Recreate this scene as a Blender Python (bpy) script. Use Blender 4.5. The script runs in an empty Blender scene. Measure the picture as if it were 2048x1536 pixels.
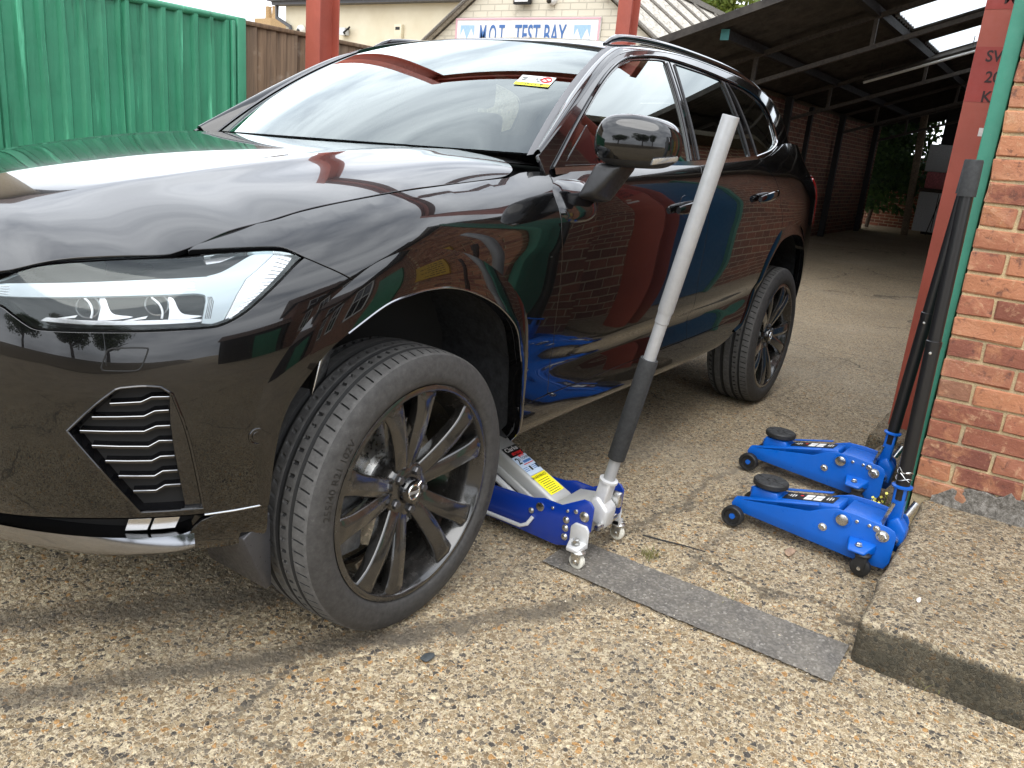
import bpy, bmesh, math, random
import numpy as np
from mathutils import Vector, Matrix, geometry
random.seed(7); rng=np.random.default_rng(7)
scene=bpy.context.scene
C=scene.collection
# ---------------------------------------------------------------- camera
cd=bpy.data.cameras.new('camera'); cam=bpy.data.objects.new('camera',cd); C.objects.link(cam)
scene.camera=cam
cd.sensor_width=36; cd.lens=28.41; cd.clip_start=.05; cd.clip_end=800
_yaw,_pit,_rol=math.radians(33.53),math.radians(16.59),math.radians(-5.18)
_f=Vector((math.cos(_yaw)*math.cos(_pit),math.sin(_yaw)*math.cos(_pit),-math.sin(_pit)))
_r=Vector((math.sin(_yaw),-math.cos(_yaw),0)); _d=_f.cross(_r)
_r2=_r*math.cos(_rol)+_d*math.sin(_rol); _d2=-_r*math.sin(_rol)+_d*math.cos(_rol)
_m=Matrix((_r2,-_d2,-_f)).transposed().to_4x4(); _m.translation=Vector((-1.444,-2.146,1.238)); cam.matrix_world=_m
# ---------------------------------------------------------------- sky, sun, exposure
world=bpy.data.worlds.new('World'); scene.world=world; world.use_nodes=True
_n=world.node_tree; _n.nodes.clear(); _N=_n.nodes.new; _L=_n.links.new
_o=_N('ShaderNodeOutputWorld'); _bg=_N('ShaderNodeBackground'); _L(_bg.outputs[0],_o.inputs[0])
_sky=_N('ShaderNodeTexSky'); _sky.sky_type='NISHITA'; _sky.sun_disc=False
SUN_EL,SUN_AZ=math.radians(55),math.radians(200)
_sky.sun_elevation=SUN_EL; _sky.sun_rotation=math.radians(90)-SUN_AZ
_sky.air_density=1.0; _sky.dust_density=2.0
_tc=_N('ShaderNodeTexCoord'); _mp=_N('ShaderNodeMapping'); _mp.inputs['Scale'].default_value=(1,1,3.0)
_L(_tc.outputs['Generated'],_mp.inputs[0])
_nz=_N('ShaderNodeTexNoise'); _nz.inputs['Scale'].default_value=1.7; _nz.inputs['Detail'].default_value=7; _nz.inputs['Roughness'].default_value=.55; _nz.inputs['Distortion'].default_value=.6
_L(_mp.outputs[0],_nz.inputs['Vector'])
_cr=_N('ShaderNodeValToRGB'); _cr.color_ramp.elements[0].position=.30; _cr.color_ramp.elements[0].color=(6.2,6.7,7.6,1)
_cr.color_ramp.elements[1].position=.68; _cr.color_ramp.elements[1].color=(15,15.6,16.4,1)
_L(_nz.outputs[0],_cr.inputs[0])
_cv=_N('ShaderNodeValToRGB'); _cv.color_ramp.elements[0].position=.25; _cv.color_ramp.elements[0].color=(.72,.72,.72,1); _cv.color_ramp.elements[1].position=.5; _cv.color_ramp.elements[1].color=(1,1,1,1)
_L(_nz.outputs[0],_cv.inputs[0])
_mx=_N('ShaderNodeMix'); _mx.data_type='RGBA'; _L(_cv.outputs[0],_mx.inputs[0]); _L(_sky.outputs[0],_mx.inputs[6]); _L(_cr.outputs[0],_mx.inputs[7])
# overcast sky: brighter overhead than near the horizon
_sx=_N('ShaderNodeSeparateXYZ'); _L(_tc.outputs['Generated'],_sx.inputs[0])
_mr=_N('ShaderNodeMapRange'); _mr.inputs[1].default_value=0; _mr.inputs[2].default_value=1; _mr.inputs[3].default_value=.85; _mr.inputs[4].default_value=1.18; _L(_sx.outputs[2],_mr.inputs[0])
_ml=_N('ShaderNodeVectorMath'); _ml.operation='SCALE'; _L(_mx.outputs[2],_ml.inputs[0]); _L(_mr.outputs[0],_ml.inputs['Scale'])
_L(_ml.outputs[0],_bg.inputs[0]); _bg.inputs[1].default_value=.12
sl=bpy.data.lights.new('sun','SUN'); sl.energy=1.1; sl.angle=math.radians(50); sl.color=(1,.96,.9)
sun=bpy.data.objects.new('sun',sl); C.objects.link(sun)
_sd=Vector((math.cos(SUN_AZ)*math.cos(SUN_EL),math.sin(SUN_AZ)*math.cos(SUN_EL),math.sin(SUN_EL)))
sun.rotation_euler=_sd.to_track_quat('Z','Y').to_euler(); sun.location=(0,0,20)
vs=scene.view_settings; vs.view_transform='Standard'; vs.look='None'; vs.gamma=1; vs.exposure=0.92
scene.cycles.use_denoising=True
scene.cycles.max_bounces=10; scene.cycles.glossy_bounces=6; scene.cycles.transparent_max_bounces=16
# ---------------------------------------------------------------- materials
def rgb(h):
    h=h.lstrip('#'); c=[int(h[i:i+2],16)/255 for i in(0,2,4)]
    return tuple(((x+.055)/1.055)**2.4 if x>.04045 else x/12.92 for x in c)+(1,)
class NT:
    def __init__(s,name):
        s.m=bpy.data.materials.new(name); s.m.use_nodes=True; s.t=s.m.node_tree
        s.b=s.t.nodes['Principled BSDF']; s.out=s.t.nodes['Material Output']
    def n(s,t,**k):
        q=s.t.nodes.new('ShaderNode'+t)
        for a,b in k.items():
            if a in q.inputs.keys(): q.inputs[a].default_value=b
            else: setattr(q,a,b)
        return q
    def l(s,a,b): s.t.links.new(a,b); return b
    def set(s,**k):
        for a,b in k.items(): s.b.inputs[a.replace('_',' ')].default_value=b
        return s
    def co(s,kind='Object',scale=(1,1,1)):
        q=s.n('TexCoord'); m=s.n('Mapping'); m.inputs['Scale'].default_value=scale; s.l(q.outputs[kind],m.inputs[0]); return m.outputs[0]
    def geo(s,scale=(1,1,1)):
        q=s.n('NewGeometry'); m=s.n('Mapping'); m.inputs['Scale'].default_value=scale; s.l(q.outputs['Position'],m.inputs[0]); return m.outputs[0]
    def noise(s,v,scale,detail=4,rough=.55,dist=0):
        q=s.n('TexNoise',Scale=scale,Detail=detail,Roughness=rough,Distortion=dist); s.l(v,q.inputs['Vector']); return q.outputs[0]
    def voro(s,v,scale,feature='F1',rnd=1):
        q=s.n('TexVoronoi',Scale=scale,Randomness=rnd); q.feature=feature; s.l(v,q.inputs['Vector']); return q
    def ramp(s,f,*st,interp='LINEAR'):
        q=s.n('ValToRGB'); e=q.color_ramp.elements; q.color_ramp.interpolation=interp
        while len(e)<len(st): e.new(.5)
        for x,(p,c) in zip(e,st): x.position=p; x.color=c if len(c)==4 else tuple(c)+(1,)
        s.l(f,q.inputs[0]); return q.outputs[0]
    def vr(s,f,a,b,lo=0.,hi=1.):
        q=s.n('MapRange'); q.inputs[1].default_value=a;q.inputs[2].default_value=b;q.inputs[3].default_value=lo;q.inputs[4].default_value=hi; s.l(f,q.inputs[0]); return q.outputs[0]
    def mix(s,f,a,b,mode='MIX'):
        q=s.n('Mix',data_type='RGBA',blend_type=mode)
        for i,x in((0,f),(6,a),(7,b)):
            if hasattr(x,'is_linked'): s.l(x,q.inputs[i])
            else: q.inputs[i].default_value=x
        return q.outputs[2]
    def math(s,op,a,b=0.):
        q=s.n('Math',operation=op)
        for i,x in((0,a),(1,b)):
            if hasattr(x,'is_linked'): s.l(x,q.inputs[i])
            else: q.inputs[i].default_value=x
        return q.outputs[0]
    def bump(s,h,st=.5,dist=.01,nrm=None):
        q=s.n('Bump',Strength=st,Distance=dist); s.l(h,q.inputs['Height'])
        if nrm is not None: s.l(nrm,q.inputs['Normal'])
        s.l(q.outputs[0],s.b.inputs['Normal']); return q.outputs[0]
    def base(s,c): s.l(c,s.b.inputs['Base Color']); return s
    def rough(s,c): s.l(c,s.b.inputs['Roughness']); return s
M={}
def simple(name,col,rough=.5,metal=0,wear=0,**k):
    t=NT(name); t.set(Base_Color=col if len(col)==4 else tuple(col)+(1,),Roughness=rough,Metallic=metal,**k)
    if wear:
        v=t.co('Object'); f=t.noise(v,35,5,.7); c=t.ramp(f,(.35,tuple(x*(1-wear) for x in col[:3])),(.65,tuple(min(1,x*(1+wear)) for x in col[:3])))
        t.base(c); t.rough(t.vr(t.noise(v,90,4),.3,.7,max(.02,rough-.12),min(1,rough+.15)))
    M[name]=t.m; return t.m
# car paint: black, clear coated, a breath of dust
t=NT('paint'); t.set(Base_Color=(.002,.002,.0022,1),Roughness=.15,Specular_IOR_Level=.12,Coat_Weight=1,Coat_Roughness=.008,Coat_IOR=1.56)
v=t.geo(); d=t.vr(t.noise(v,900,2,.6),.66,.80); 
sx=t.n('SeparateXYZ'); t.l(v,sx.inputs[0]); lowz=t.vr(sx.outputs[2],.95,.45); dd=t.math('MULTIPLY',t.math('MULTIPLY',d,lowz),.55)
spk=t.math('MULTIPLY',t.vr(t.noise(v,420,2,.5),.74,.80),.35); dd=t.math('MAXIMUM',dd,spk); t.base(t.mix(dd,(.002,.002,.0022,1),(.15,.13,.11,1))); t.l(t.vr(t.noise(v,6,5,.7),.35,.75,.003,.014),t.b.inputs['Coat Roughness']); M['paint']=t.m
simple('ink',(.01,.01,.01),.6)
simple('black_gloss',(.003,.003,.0035),.10,Specular_IOR_Level=.3,Coat_Weight=1.,Coat_Roughness=.015)
simple('black_trim',(.012,.012,.013),.42,wear=.2)
simple('dark_trim',(.03,.03,.033),.38,wear=.1)
simple('rubber_seal',(.10,.10,.105),.45)
simple('lamp_bright',(.78,.79,.80),.30,.25)
simple('dark_chrome',(.26,.265,.28),.12,1)
simple('chrome',(.78,.79,.8),.08,1)
simple('satin_silver',(.55,.56,.57),.25,1)
simple('shell_black',(.004,.004,.004),.8)
simple('liner',(.02,.021,.023),.75,wear=.5)
simple('interior',(.006,.006,.007),.7)
simple('disc_steel',(.62,.62,.6),.3,1,wear=.2)
simple('caliper',(.16,.16,.16),.5,.6,wear=.3)
simple('lamp_white',(.50,.57,.60),.25,Coat_Weight=.4)
simple('lamp_silver',(.55,.55,.55),.22,.75)
simple('lamp_dark',(.004,.004,.0045),.55,Specular_IOR_Level=.2)
simple('nut',(.10,.10,.105),.35,.8)
# glass: thin tinted pane
def glass(name,tint,rough=.0,ior=1.52,boost=1.65):
    t=NT(name); t.t.nodes.remove(t.b)
    tr=t.n('BsdfTransparent'); tr.inputs[0].default_value=tint
    gl=t.n('BsdfGlossy'); gl.inputs[0].default_value=(.93,1,.985,1); gl.inputs['Roughness'].default_value=rough
    fr=t.n('Fresnel'); fr.inputs[0].default_value=ior
    f2=t.math('MULTIPLY',fr.outputs[0],boost); f3=t.math('MINIMUM',f2,.97)
    mx=t.n('MixShader'); t.l(f3,mx.inputs[0]); t.l(tr.outputs[0],mx.inputs[1]); t.l(gl.outputs[0],mx.inputs[2]); t.l(mx.outputs[0],t.out.inputs[0])
    M[name]=t.m
glass('windscreen_glass',(.40,.46,.43,1),ior=1.68,boost=1.55); glass('side_glass',(.22,.26,.24,1),ior=1.75,boost=1.9); glass('privacy_glass',(.03,.03,.032,1)); glass('lens',(.93,.94,.95,1),boost=1.0)
# tyre
t=NT('tyre'); t.set(Roughness=.72); v=t.co('Object'); f=t.noise(v,60,6,.7); c=t.ramp(f,(.3,(.022,.021,.020)),(.62,(.045,.043,.041)),(.8,(.085,.08,.075)))
t.base(c); t.bump(t.noise(v,500,3),.25,.002); M['tyre']=t.m
t=NT('tyre_tread'); t.set(Roughness=.85); v=t.co('Object'); f=t.noise(v,45,7,.75); c=t.ramp(f,(.3,(.045,.043,.041)),(.6,(.085,.083,.08)),(.78,(.16,.155,.15)))
t.base(c); t.bump(t.noise(v,400,4),.4,.003); M['tyre_tread']=t.m
simple('tyre_groove',(.012,.012,.012),.8)  # groove and sipe faces: dust-free rubber, dark colour also stands in for occlusion
t=NT('wheel_black'); t.set(Roughness=.16,Metallic=.0,Coat_Weight=.8,Coat_Roughness=.08); v=t.co('Object'); f=t.noise(v,25,6,.7)
t.base(t.ramp(f,(.35,(.008,.0078,.0076)),(.7,(.026,.0235,.021)))); t.rough(t.vr(f,.3,.75,.1,.36)); M['wheel_black']=t.m
# ---------------------------------------------------------------- mesh helpers
def mk(name,verts,faces,mat,parent=None,smooth=False,normals=None,loc=None):
    me=bpy.data.meshes.new(name); me.from_pydata([tuple(map(float,v)) for v in verts],[],faces); me.update()
    if smooth or normals is not None: me.polygons.foreach_set('use_smooth',[True]*len(me.polygons))
    if normals is not None: me.normals_split_custom_set_from_vertices([tuple(map(float,n)) for n in normals])
    if mat is not None: me.materials.append(M[mat] if isinstance(mat,str) else mat)
    o=bpy.data.objects.new(name,me); C.objects.link(o)
    if parent is not None:
        o.parent=parent
        if parent.parent is None and loc is None: o.location=-parent.location
    if loc is not None: o.location=loc
    return o
def tag(o,label,cat,group=None):
    o['label']=label; o['category']=cat
    if group: o['group']=group
    return o
def struct(o): o['kind']='structure'; return o
def thing(name,label,cat,loc=(0,0,0),group=None,rz=0):
    o=bpy.data.objects.new(name,None); C.objects.link(o); o.location=loc; o.rotation_euler=(0,0,rz); o.empty_display_size=.1
    return tag(o,label,cat,group)
def copy_tree(o,parent=None):
    c=o.copy(); C.objects.link(c)
    if parent is not None: c.parent=parent
    for ch in o.children: copy_tree(ch,c)
    return c
class MB:
    def __init__(s): s.v=[]; s.f=[]
    def add(s,v,f):
        b=len(s.v); s.v+= [tuple(map(float,p)) for p in v]; s.f+=[tuple(i+b for i in q) for q in f]; return s
    def box(s,x0,x1,y0,y1,z0,z1,bev=0.):
        if bev<=0:
            return s.add([(x0,y0,z0),(x1,y0,z0),(x1,y1,z0),(x0,y1,z0),(x0,y0,z1),(x1,y0,z1),(x1,y1,z1),(x0,y1,z1)],[(0,3,2,1),(4,5,6,7),(0,1,5,4),(1,2,6,5),(2,3,7,6),(3,0,4,7)])
        bm=bmesh.new(); bmesh.ops.create_cube(bm,size=1)
        for q in bm.verts: q.co=Vector(((x0+x1)/2+q.co.x*(x1-x0),(y0+y1)/2+q.co.y*(y1-y0),(z0+z1)/2+q.co.z*(z1-z0)))
        bmesh.ops.bevel(bm,geom=bm.edges[:],offset=bev,segments=2,profile=.5,affect='EDGES')
        return s.bm(bm)
    def bm(s,bm,mat=None):
        bm.verts.index_update(); s.add([(mat@q.co if mat else q.co) for q in bm.verts],[tuple(q.index for q in f.verts) for f in bm.faces]); bm.free(); return s
    def frame(s,d):
        d=Vector(d).normalized(); u=d.cross(Vector((0,0,1)))
        if u.length<1e-3: u=d.cross(Vector((1,0,0)))
        u.normalize(); return d,u,d.cross(u)
    def cyl(s,a,b,r,r2=None,n=20,cap=True):
        a=Vector(a);b=Vector(b);d,u,w=s.frame(b-a);r2=r if r2 is None else r2;v=[]
        for p,rr in((a,r),(b,r2)):
            for i in range(n): t=2*math.pi*i/n; v.append(p+u*rr*math.cos(t)+w*rr*math.sin(t))
        f=[(i,(i+1)%n,n+(i+1)%n,n+i) for i in range(n)]
        if cap: f+=[tuple(range(n))[::-1],tuple(range(n,2*n))]
        return s.add(v,f)
    def lathe(s,o,ax,prof,n=32,closed=False):
        """prof: (axial,radius)"""
        d,u,w=s.frame(ax);o=Vector(o);v=[];m=len(prof)
        for i in range(n):
            t=2*math.pi*i/n;e=u*math.cos(t)+w*math.sin(t)
            for h,r in prof: v.append(o+d*h+e*r)
        f=[]
        for i in range(n):
            for j in range(m-1+(1 if closed else 0)):
                a=i*m+j;b=i*m+(j+1)%m;c=((i+1)%n)*m+(j+1)%m;e=((i+1)%n)*m+j;f.append((a,e,c,b))
        return s.add(v,f)
    def tube(s,path,r,n=10,cap=True):
        P=[Vector(p) for p in path];v=[];rs=r if hasattr(r,'__len__') else [r]*len(P);pu=None
        for i,p in enumerate(P):
            t=(P[min(i+1,len(P)-1)]-P[max(i-1,0)]).normalized()
            if pu is None: _,pu,_w=s.frame(t)
            pu=(pu-t*pu.dot(t)).normalized();w=t.cross(pu)
            for k in range(n): a=2*math.pi*k/n; v.append(p+(pu*math.cos(a)+w*math.sin(a))*rs[i])
        f=[(i*n+k,i*n+(k+1)%n,(i+1)*n+(k+1)%n,(i+1)*n+k) for i in range(len(P)-1) for k in range(n)]
        if cap: f+=[tuple(range(n))[::-1],tuple(range((len(P)-1)*n,len(P)*n))]
        return s.add(v,f)
    def prism(s,pts,axis,a,b):
        """2-D outline extruded along axis 0/1/2 from a to b; pts in the other two axes in order"""
        n=len(pts)
        def mkp(p,h):
            q=list(p);q.insert(axis,h);return q
        v=[mkp(p,a) for p in pts]+[mkp(p,b) for p in pts]
        tri=geometry.tessellate_polygon([[Vector((p[0],p[1],0)) for p in pts]])
        f=[(i,(i+1)%n,n+(i+1)%n,n+i) for i in range(n)]+[tuple(t) for t in tri]+[tuple(n+i for i in t[::-1]) for t in tri]
        return s.add(v,f)
    def obj(s,name,mat,parent=None,smooth=False,bev=0.,seg=2,angle=35,loc=None):
        bm=bmesh.new(); vs=[bm.verts.new(p) for p in s.v]
        for f in s.f:
            try: bm.faces.new([vs[i] for i in f])
            except ValueError: pass
        bmesh.ops.recalc_face_normals(bm,faces=bm.faces)
        if bev>0:
            bm.normal_update(); E=[e for e in bm.edges if len(e.link_faces)==2 and e.calc_face_angle(0)>math.radians(angle)]
            bmesh.ops.bevel(bm,geom=E,offset=bev,segments=seg,profile=.5,affect='EDGES',clamp_overlap=True)
        me=bpy.data.meshes.new(name); bm.to_mesh(me); bm.free()
        if smooth or bev>0:
            me.polygons.foreach_set('use_smooth',[True]*len(me.polygons)); me.set_sharp_from_angle(angle=math.radians(38 if bev<=0 else 60))
        me.materials.append(M[mat] if isinstance(mat,str) else mat)
        o=bpy.data.objects.new(name,me); C.objects.link(o)
        if parent is not None:
            o.parent=parent
            if parent.parent is None and loc is None and parent.rotation_euler[2]==0: o.location=-parent.location
        if loc is not None: o.location=loc
        return o
_tcache={}
def text_polys(txt,size=1.,bold=0.,align='CENTER'):
    """flat lettering as (verts2d, faces)"""
    k=(txt,bold,align)
    if k not in _tcache:
        cu=bpy.data.curves.new('t','FONT'); cu.body=txt; cu.size=1; cu.align_x=align; cu.align_y='CENTER'; cu.offset=bold; cu.resolution_u=3
        o=bpy.data.objects.new('t',cu); C.objects.link(o); dg=bpy.context.evaluated_depsgraph_get(); me=o.evaluated_get(dg).to_mesh()
        _tcache[k]=([(q.co.x,q.co.y) for q in me.vertices],[tuple(p.vertices) for p in me.polygons])
        bpy.data.objects.remove(o); bpy.data.curves.remove(cu)
    v,f=_tcache[k]; return [(x*size,y*size) for x,y in v],f
def text_on(txt,size,org,ex,ey,name,mat,parent,sx=1.,bold=0.,align='CENTER'):
    v,f=text_polys(txt,size,bold,align); o=Vector(org);ex=Vector(ex);ey=Vector(ey)
    return mk(name,[o+ex*x*sx+ey*y for x,y in v],f,mat,parent)
def quad_on(org,ex,ey,w,h,name,mat,parent):
    o=Vector(org);ex=Vector(ex)*w/2;ey=Vector(ey)*h/2
    return mk(name,[o-ex-ey,o+ex-ey,o+ex+ey,o-ex+ey],[(0,1,2,3)],mat,parent)
# ---------------------------------------------------------------- trimmed surface panels
def crv(pts,n=8):
    """Catmull-Rom curve through the points"""
    P=np.array(pts,float);
    if len(P)<3: return P
    Q=np.vstack([2*P[0]-P[1],P,2*P[-1]-P[-2]]);out=[]
    for i in range(1,len(Q)-2):
        a,b,c,d=Q[i-1:i+3]
        for t in np.arange(n)/n: out.append(b+.5*t*(c-a+t*(2*a-5*b+4*c-d+t*(3*(b-c)+d-a))))
    out.append(P[-1]);return np.array(out)
def cat(*a):
    o=[]
    for x in a:
        for p in np.atleast_2d(np.array(x,float)):
            if not o or np.hypot(*(p-o[-1]))>1e-5: o.append(p)
    if np.hypot(*(o[0]-o[-1]))<1e-5: o.pop()
    return np.array(o)
def inpoly(P,poly):
    x,y=P[:,0],P[:,1];r=np.zeros(len(P),bool);n=len(poly)
    for i in range(n):
        x0,y0=poly[i];x1,y1=poly[(i+1)%n]
        if y0==y1: continue
        c=((y0>y)!=(y1>y));r^=c&(x<(x1-x0)*(y-y0)/(y1-y0)+x0)
    return r
def area(p): return .5*np.sum(p[:,0]*np.roll(p[:,1],-1)-np.roll(p[:,0],-1)*p[:,1])
def resamp(poly,sp):
    out=[]
    for i in range(len(poly)):
        a,b=poly[i],poly[(i+1)%len(poly)];L=np.hypot(*(b-a));k=max(1,int(round(L/sp)))
        for t in np.arange(k)/k: out.append(a+(b-a)*t)
    return np.array(out)
def inset(poly,d):
    if d==0: return poly
    if area(poly)<0: poly=poly[::-1]
    e=np.roll(poly,-1,0)-poly;e/=np.linalg.norm(e,axis=1)[:,None]+1e-12;nn=np.c_[-e[:,1],e[:,0]];pn=np.roll(nn,1,0)
    m=nn+pn;l=np.linalg.norm(m,axis=1)[:,None]+1e-9;m/=l;cosh=np.clip((m*nn).sum(1),.45,1)[:,None]
    return poly+m*d/cosh
def dist_poly(P,poly):
    d=np.full(len(P),1e9)
    for i in range(len(poly)):
        a,b=poly[i],poly[(i+1)%len(poly)];ab=b-a;L=ab@ab+1e-12;t=np.clip(((P-a)@ab)/L,0,1);q=P-a-t[:,None]*ab
        d=np.minimum(d,np.hypot(q[:,0],q[:,1]))
    return d
CENTRE=np.array([1.45,0,.8])
def fnormals(fn,Q,e=2e-3,**k):
    a=fn(Q+[e,0],**k)-fn(Q-[e,0],**k);b=fn(Q+[0,e],**k)-fn(Q-[0,e],**k);n=np.cross(a,b);n/=np.linalg.norm(n,axis=1)[:,None]+1e-12;return n
def panel(name,fn,outline,parent,mat,sp=.02,holes=(),off=0.,thick=.012,mirror=0,gap=.0018,scale=(1,1),bulge=None,e=2e-3):
    """a trimmed piece of a smooth surface with turned-in edges; mirror: 0 left, 1 right, 2 both in one mesh"""
    S=np.array(scale,float);O=inset(resamp(np.array(outline,float)*S,sp*.7),gap)
    if area(O)<0: O=O[::-1]
    loops=[O]+[inset(resamp(np.array(h,float)*S,sp*.7),-gap)[::-1] for h in holes]
    lo,hi=O.min(0),O.max(0);gx,gy=np.meshgrid(np.arange(lo[0],hi[0],sp),np.arange(lo[1],hi[1],sp*.9))
    gx=gx+(np.arange(gx.shape[0])%2)[:,None]*sp*.5
    G=np.c_[gx.ravel(),gy.ravel()];G=G[inpoly(G,O)]
    for h in loops[1:]: G=G[~inpoly(G,h)]
    for h in loops:
        if len(G): G=G[dist_poly(G,h)>sp*.45]
    pts=[];ed=[]
    for h in loops:
        b=len(pts);pts+=list(h);ed+=[(b+i,b+(i+1)%len(h)) for i in range(len(h))]
    nb=len(pts);pts+=list(G)
    vo,_,fo,_,_,_=geometry.delaunay_2d_cdt([Vector(p) for p in pts],ed,[],0,1e-7)
    vo=np.array([tuple(p) for p in vo]);tri=[tuple(f) for f in fo]
    cen=np.array([vo[list(f)].mean(0) for f in tri]);ok=inpoly(cen,O)
    for h in loops[1:]: ok&=~inpoly(cen,h)
    tri=[f for f,k in zip(tri,ok) if k]
    Q=vo/S;P=fn(Q,off=off);N=fnormals(fn,Q,e)
    if bulge is not None:
        dd=np.minimum.reduce([dist_poly(vo,h) for h in loops]);P=P+N*0
    sg=np.sign((N*(P-CENTRE)).sum(1));N=N*sg[:,None]
    f0=tri[0];nn=np.cross(P[f0[1]]-P[f0[0]],P[f0[2]]-P[f0[0]])
    if nn@N[f0[0]]<0: tri=[f[::-1] for f in tri]
    V=list(P);NN=list(N);F=list(tri)
    if thick>0:
        # find boundary edges
        cnt={}
        for f in tri:
            for i in range(len(f)):
                a,b=f[i],f[(i+1)%len(f)];cnt[(a,b)]=1
        bd=[(a,b) for (a,b) in cnt if (b,a) not in cnt]
        nxt={a:b for a,b in bd};prv={b:a for a,b in bd};idx={}
        for a in nxt:
            b,c=nxt[a],prv.get(a,a);t=P[b]-P[c];t/=np.linalg.norm(t)+1e-12;o=np.cross(t,N[a])
            idx[a]=(len(V),len(V)+1);V.append(P[a]+o*.0012-N[a]*.0014);NN.append((o+N[a]*.25)/1.03);V.append(P[a]+o*.0012-N[a]*thick);NN.append(o)
        for a,b in bd:
            if a in idx and b in idx:
                F.append((b,a,idx[a][0],idx[b][0]));F.append((idx[b][0],idx[a][0],idx[a][1],idx[b][1]))
    V=np.array(V);NN=np.array(NN)
    def flip(V,NN,F):
        V2=V.copy();V2[:,2]+=2*ROLL*V[:,1];V2[:,1]*=-1;N2=NN.copy();N2[:,1]*=-1;return V2,N2,[f[::-1] for f in F]
    if mirror==1: V,NN,F=flip(V,NN,F)
    if mirror==2:
        V2,N2,F2=flip(V,NN,F);b=len(V);V=np.vstack([V,V2]);NN=np.vstack([NN,N2]);F=F+[tuple(i+b for i in f) for f in F2]
    return mk(name,V,F,mat,parent,normals=NN)
def strip_on(name,fn,path,parent,mat,r=.004,off=.0,n=8,mirror=0,rz=None,closed=False):
    """a moulding that follows a line on a surface"""
    Q=np.array(path,float);P=fn(Q,off=off)
    if mirror: P[:,2]+=2*ROLL*P[:,1];P[:,1]*=-1
    b=MB().tube(P,r,n);return b.obj(name,mat,parent,smooth=True)
def ribbon(name,fn,pa,pb,parent,mat,off=.0,mirror=0,thick=.006,nseg=4):
    """band between two lines on a surface, with edges"""
    A=np.array(pa,float);B=np.array(pb,float);rows=[]
    for t in np.linspace(0,1,nseg+1): rows.append(A*(1-t)+B*t)
    Q=np.vstack(rows);P=fn(Q,off=off);N=fnormals(fn,Q);N*=np.sign((N*(P-CENTRE)).sum(1))[:,None];m=len(A)
    V=list(P);NN=list(N);F=[(j*m+i,j*m+i+1,(j+1)*m+i+1,(j+1)*m+i) for j in range(nseg) for i in range(m-1)]
    for row,sg in((0,1),(nseg,-1)):
        b=len(V)
        for i in range(m):
            k=row*m+i;V.append(P[k]-N[k]*thick);NN.append(N[k])
        F+=[(row*m+i,row*m+i+1,b+i+1,b+i) for i in range(m-1)]
    V=np.array(V)
    if mirror: V[:,2]+=2*ROLL*V[:,1];V[:,1]*=-1
    bm=MB();bm.add(V,F);return bm.obj(name,mat,parent,smooth=True)
# ---------------------------------------------------------------- car body surfaces (numpy)
ROLL=0.02            # the jack has tipped the body a little: z rises towards the left side
def pchip(xk,yk,x):
    xk=np.asarray(xk,float);yk=np.asarray(yk,float);h=np.diff(xk);d=np.diff(yk)/h;n=len(xk)
    m=np.zeros(n);m[0]=d[0];m[-1]=d[-1]
    for i in range(1,n-1):
        if d[i-1]*d[i]>0:
            w1=2*h[i]+h[i-1];w2=h[i]+2*h[i-1];m[i]=(w1+w2)/(w1/d[i-1]+w2/d[i])
    x=np.asarray(x,float);i=np.clip(np.searchsorted(xk,x)-1,0,n-2);t=(x-xk[i])/h[i]
    lo=t<0;hi=t>1;tc=np.clip(t,0,1)
    r=(2*tc**3-3*tc**2+1)*yk[i]+(tc**3-2*tc**2+tc)*h[i]*m[i]+(-2*tc**3+3*tc**2)*yk[i+1]+(tc**3-tc**2)*h[i]*m[i+1]
    return r+np.where(lo,t*h[i]*m[0],0)+np.where(hi,(t-1)*h[i]*m[-1],0)
def cspline(xk,yk,x):           # natural cubic spline
    xk=np.asarray(xk,float);yk=np.asarray(yk,float);n=len(xk);h=np.diff(xk)
    A=np.zeros((n,n));b=np.zeros(n);A[0,0]=A[-1,-1]=1
    for i in range(1,n-1):
        A[i,i-1]=h[i-1];A[i,i]=2*(h[i-1]+h[i]);A[i,i+1]=h[i];b[i]=6*((yk[i+1]-yk[i])/h[i]-(yk[i]-yk[i-1])/h[i-1])
    M=np.linalg.solve(A,b);x=np.asarray(x,float);i=np.clip(np.searchsorted(xk,x)-1,0,n-2)
    a=(xk[i+1]-x)/h[i];c=(x-xk[i])/h[i]
    return a*yk[i]+c*yk[i+1]+((a**3-a)*M[i]+(c**3-c)*M[i+1])*h[i]**2/6
PLAN=np.array([(-.905,0),(-.896,-.25),(-.865,-.45),(-.805,-.61),(-.715,-.735),(-.60,-.825),(-.45,-.89),(-.25,-.928),(0,-.945),(.4,-.944),(.9,-.944),(1.5,-.948),(2.1,-.953),(2.6,-.955),(2.9,-.951),(3.2,-.93),(3.43,-.885),(3.60,-.80),(3.70,-.68),(3.76,-.5),(3.79,-.25),(3.80,0)])
_d=np.r_[0,np.cumsum(np.hypot(*np.diff(PLAN,axis=0).T))]
for _k in range(2):
    _sd=np.linspace(0,_d[-1],4000);_px=cspline(_d,PLAN[:,0],_sd);_py=cspline(_d,PLAN[:,1],_sd)
    _al=np.r_[0,np.cumsum(np.hypot(np.diff(_px),np.diff(_py)))];_d=np.interp(_d,_sd,_al)
SK=_d;SMAX=SK[-1]
SG=np.linspace(0,SMAX,1201);BX=cspline(SK,PLAN[:,0],SG);BY=cspline(SK,PLAN[:,1],SG)
_tx=np.gradient(BX,SG);_ty=np.gradient(BY,SG);_l=np.hypot(_tx,_ty);NX=_ty/_l;NY=-_tx/_l   # outward normal
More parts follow.
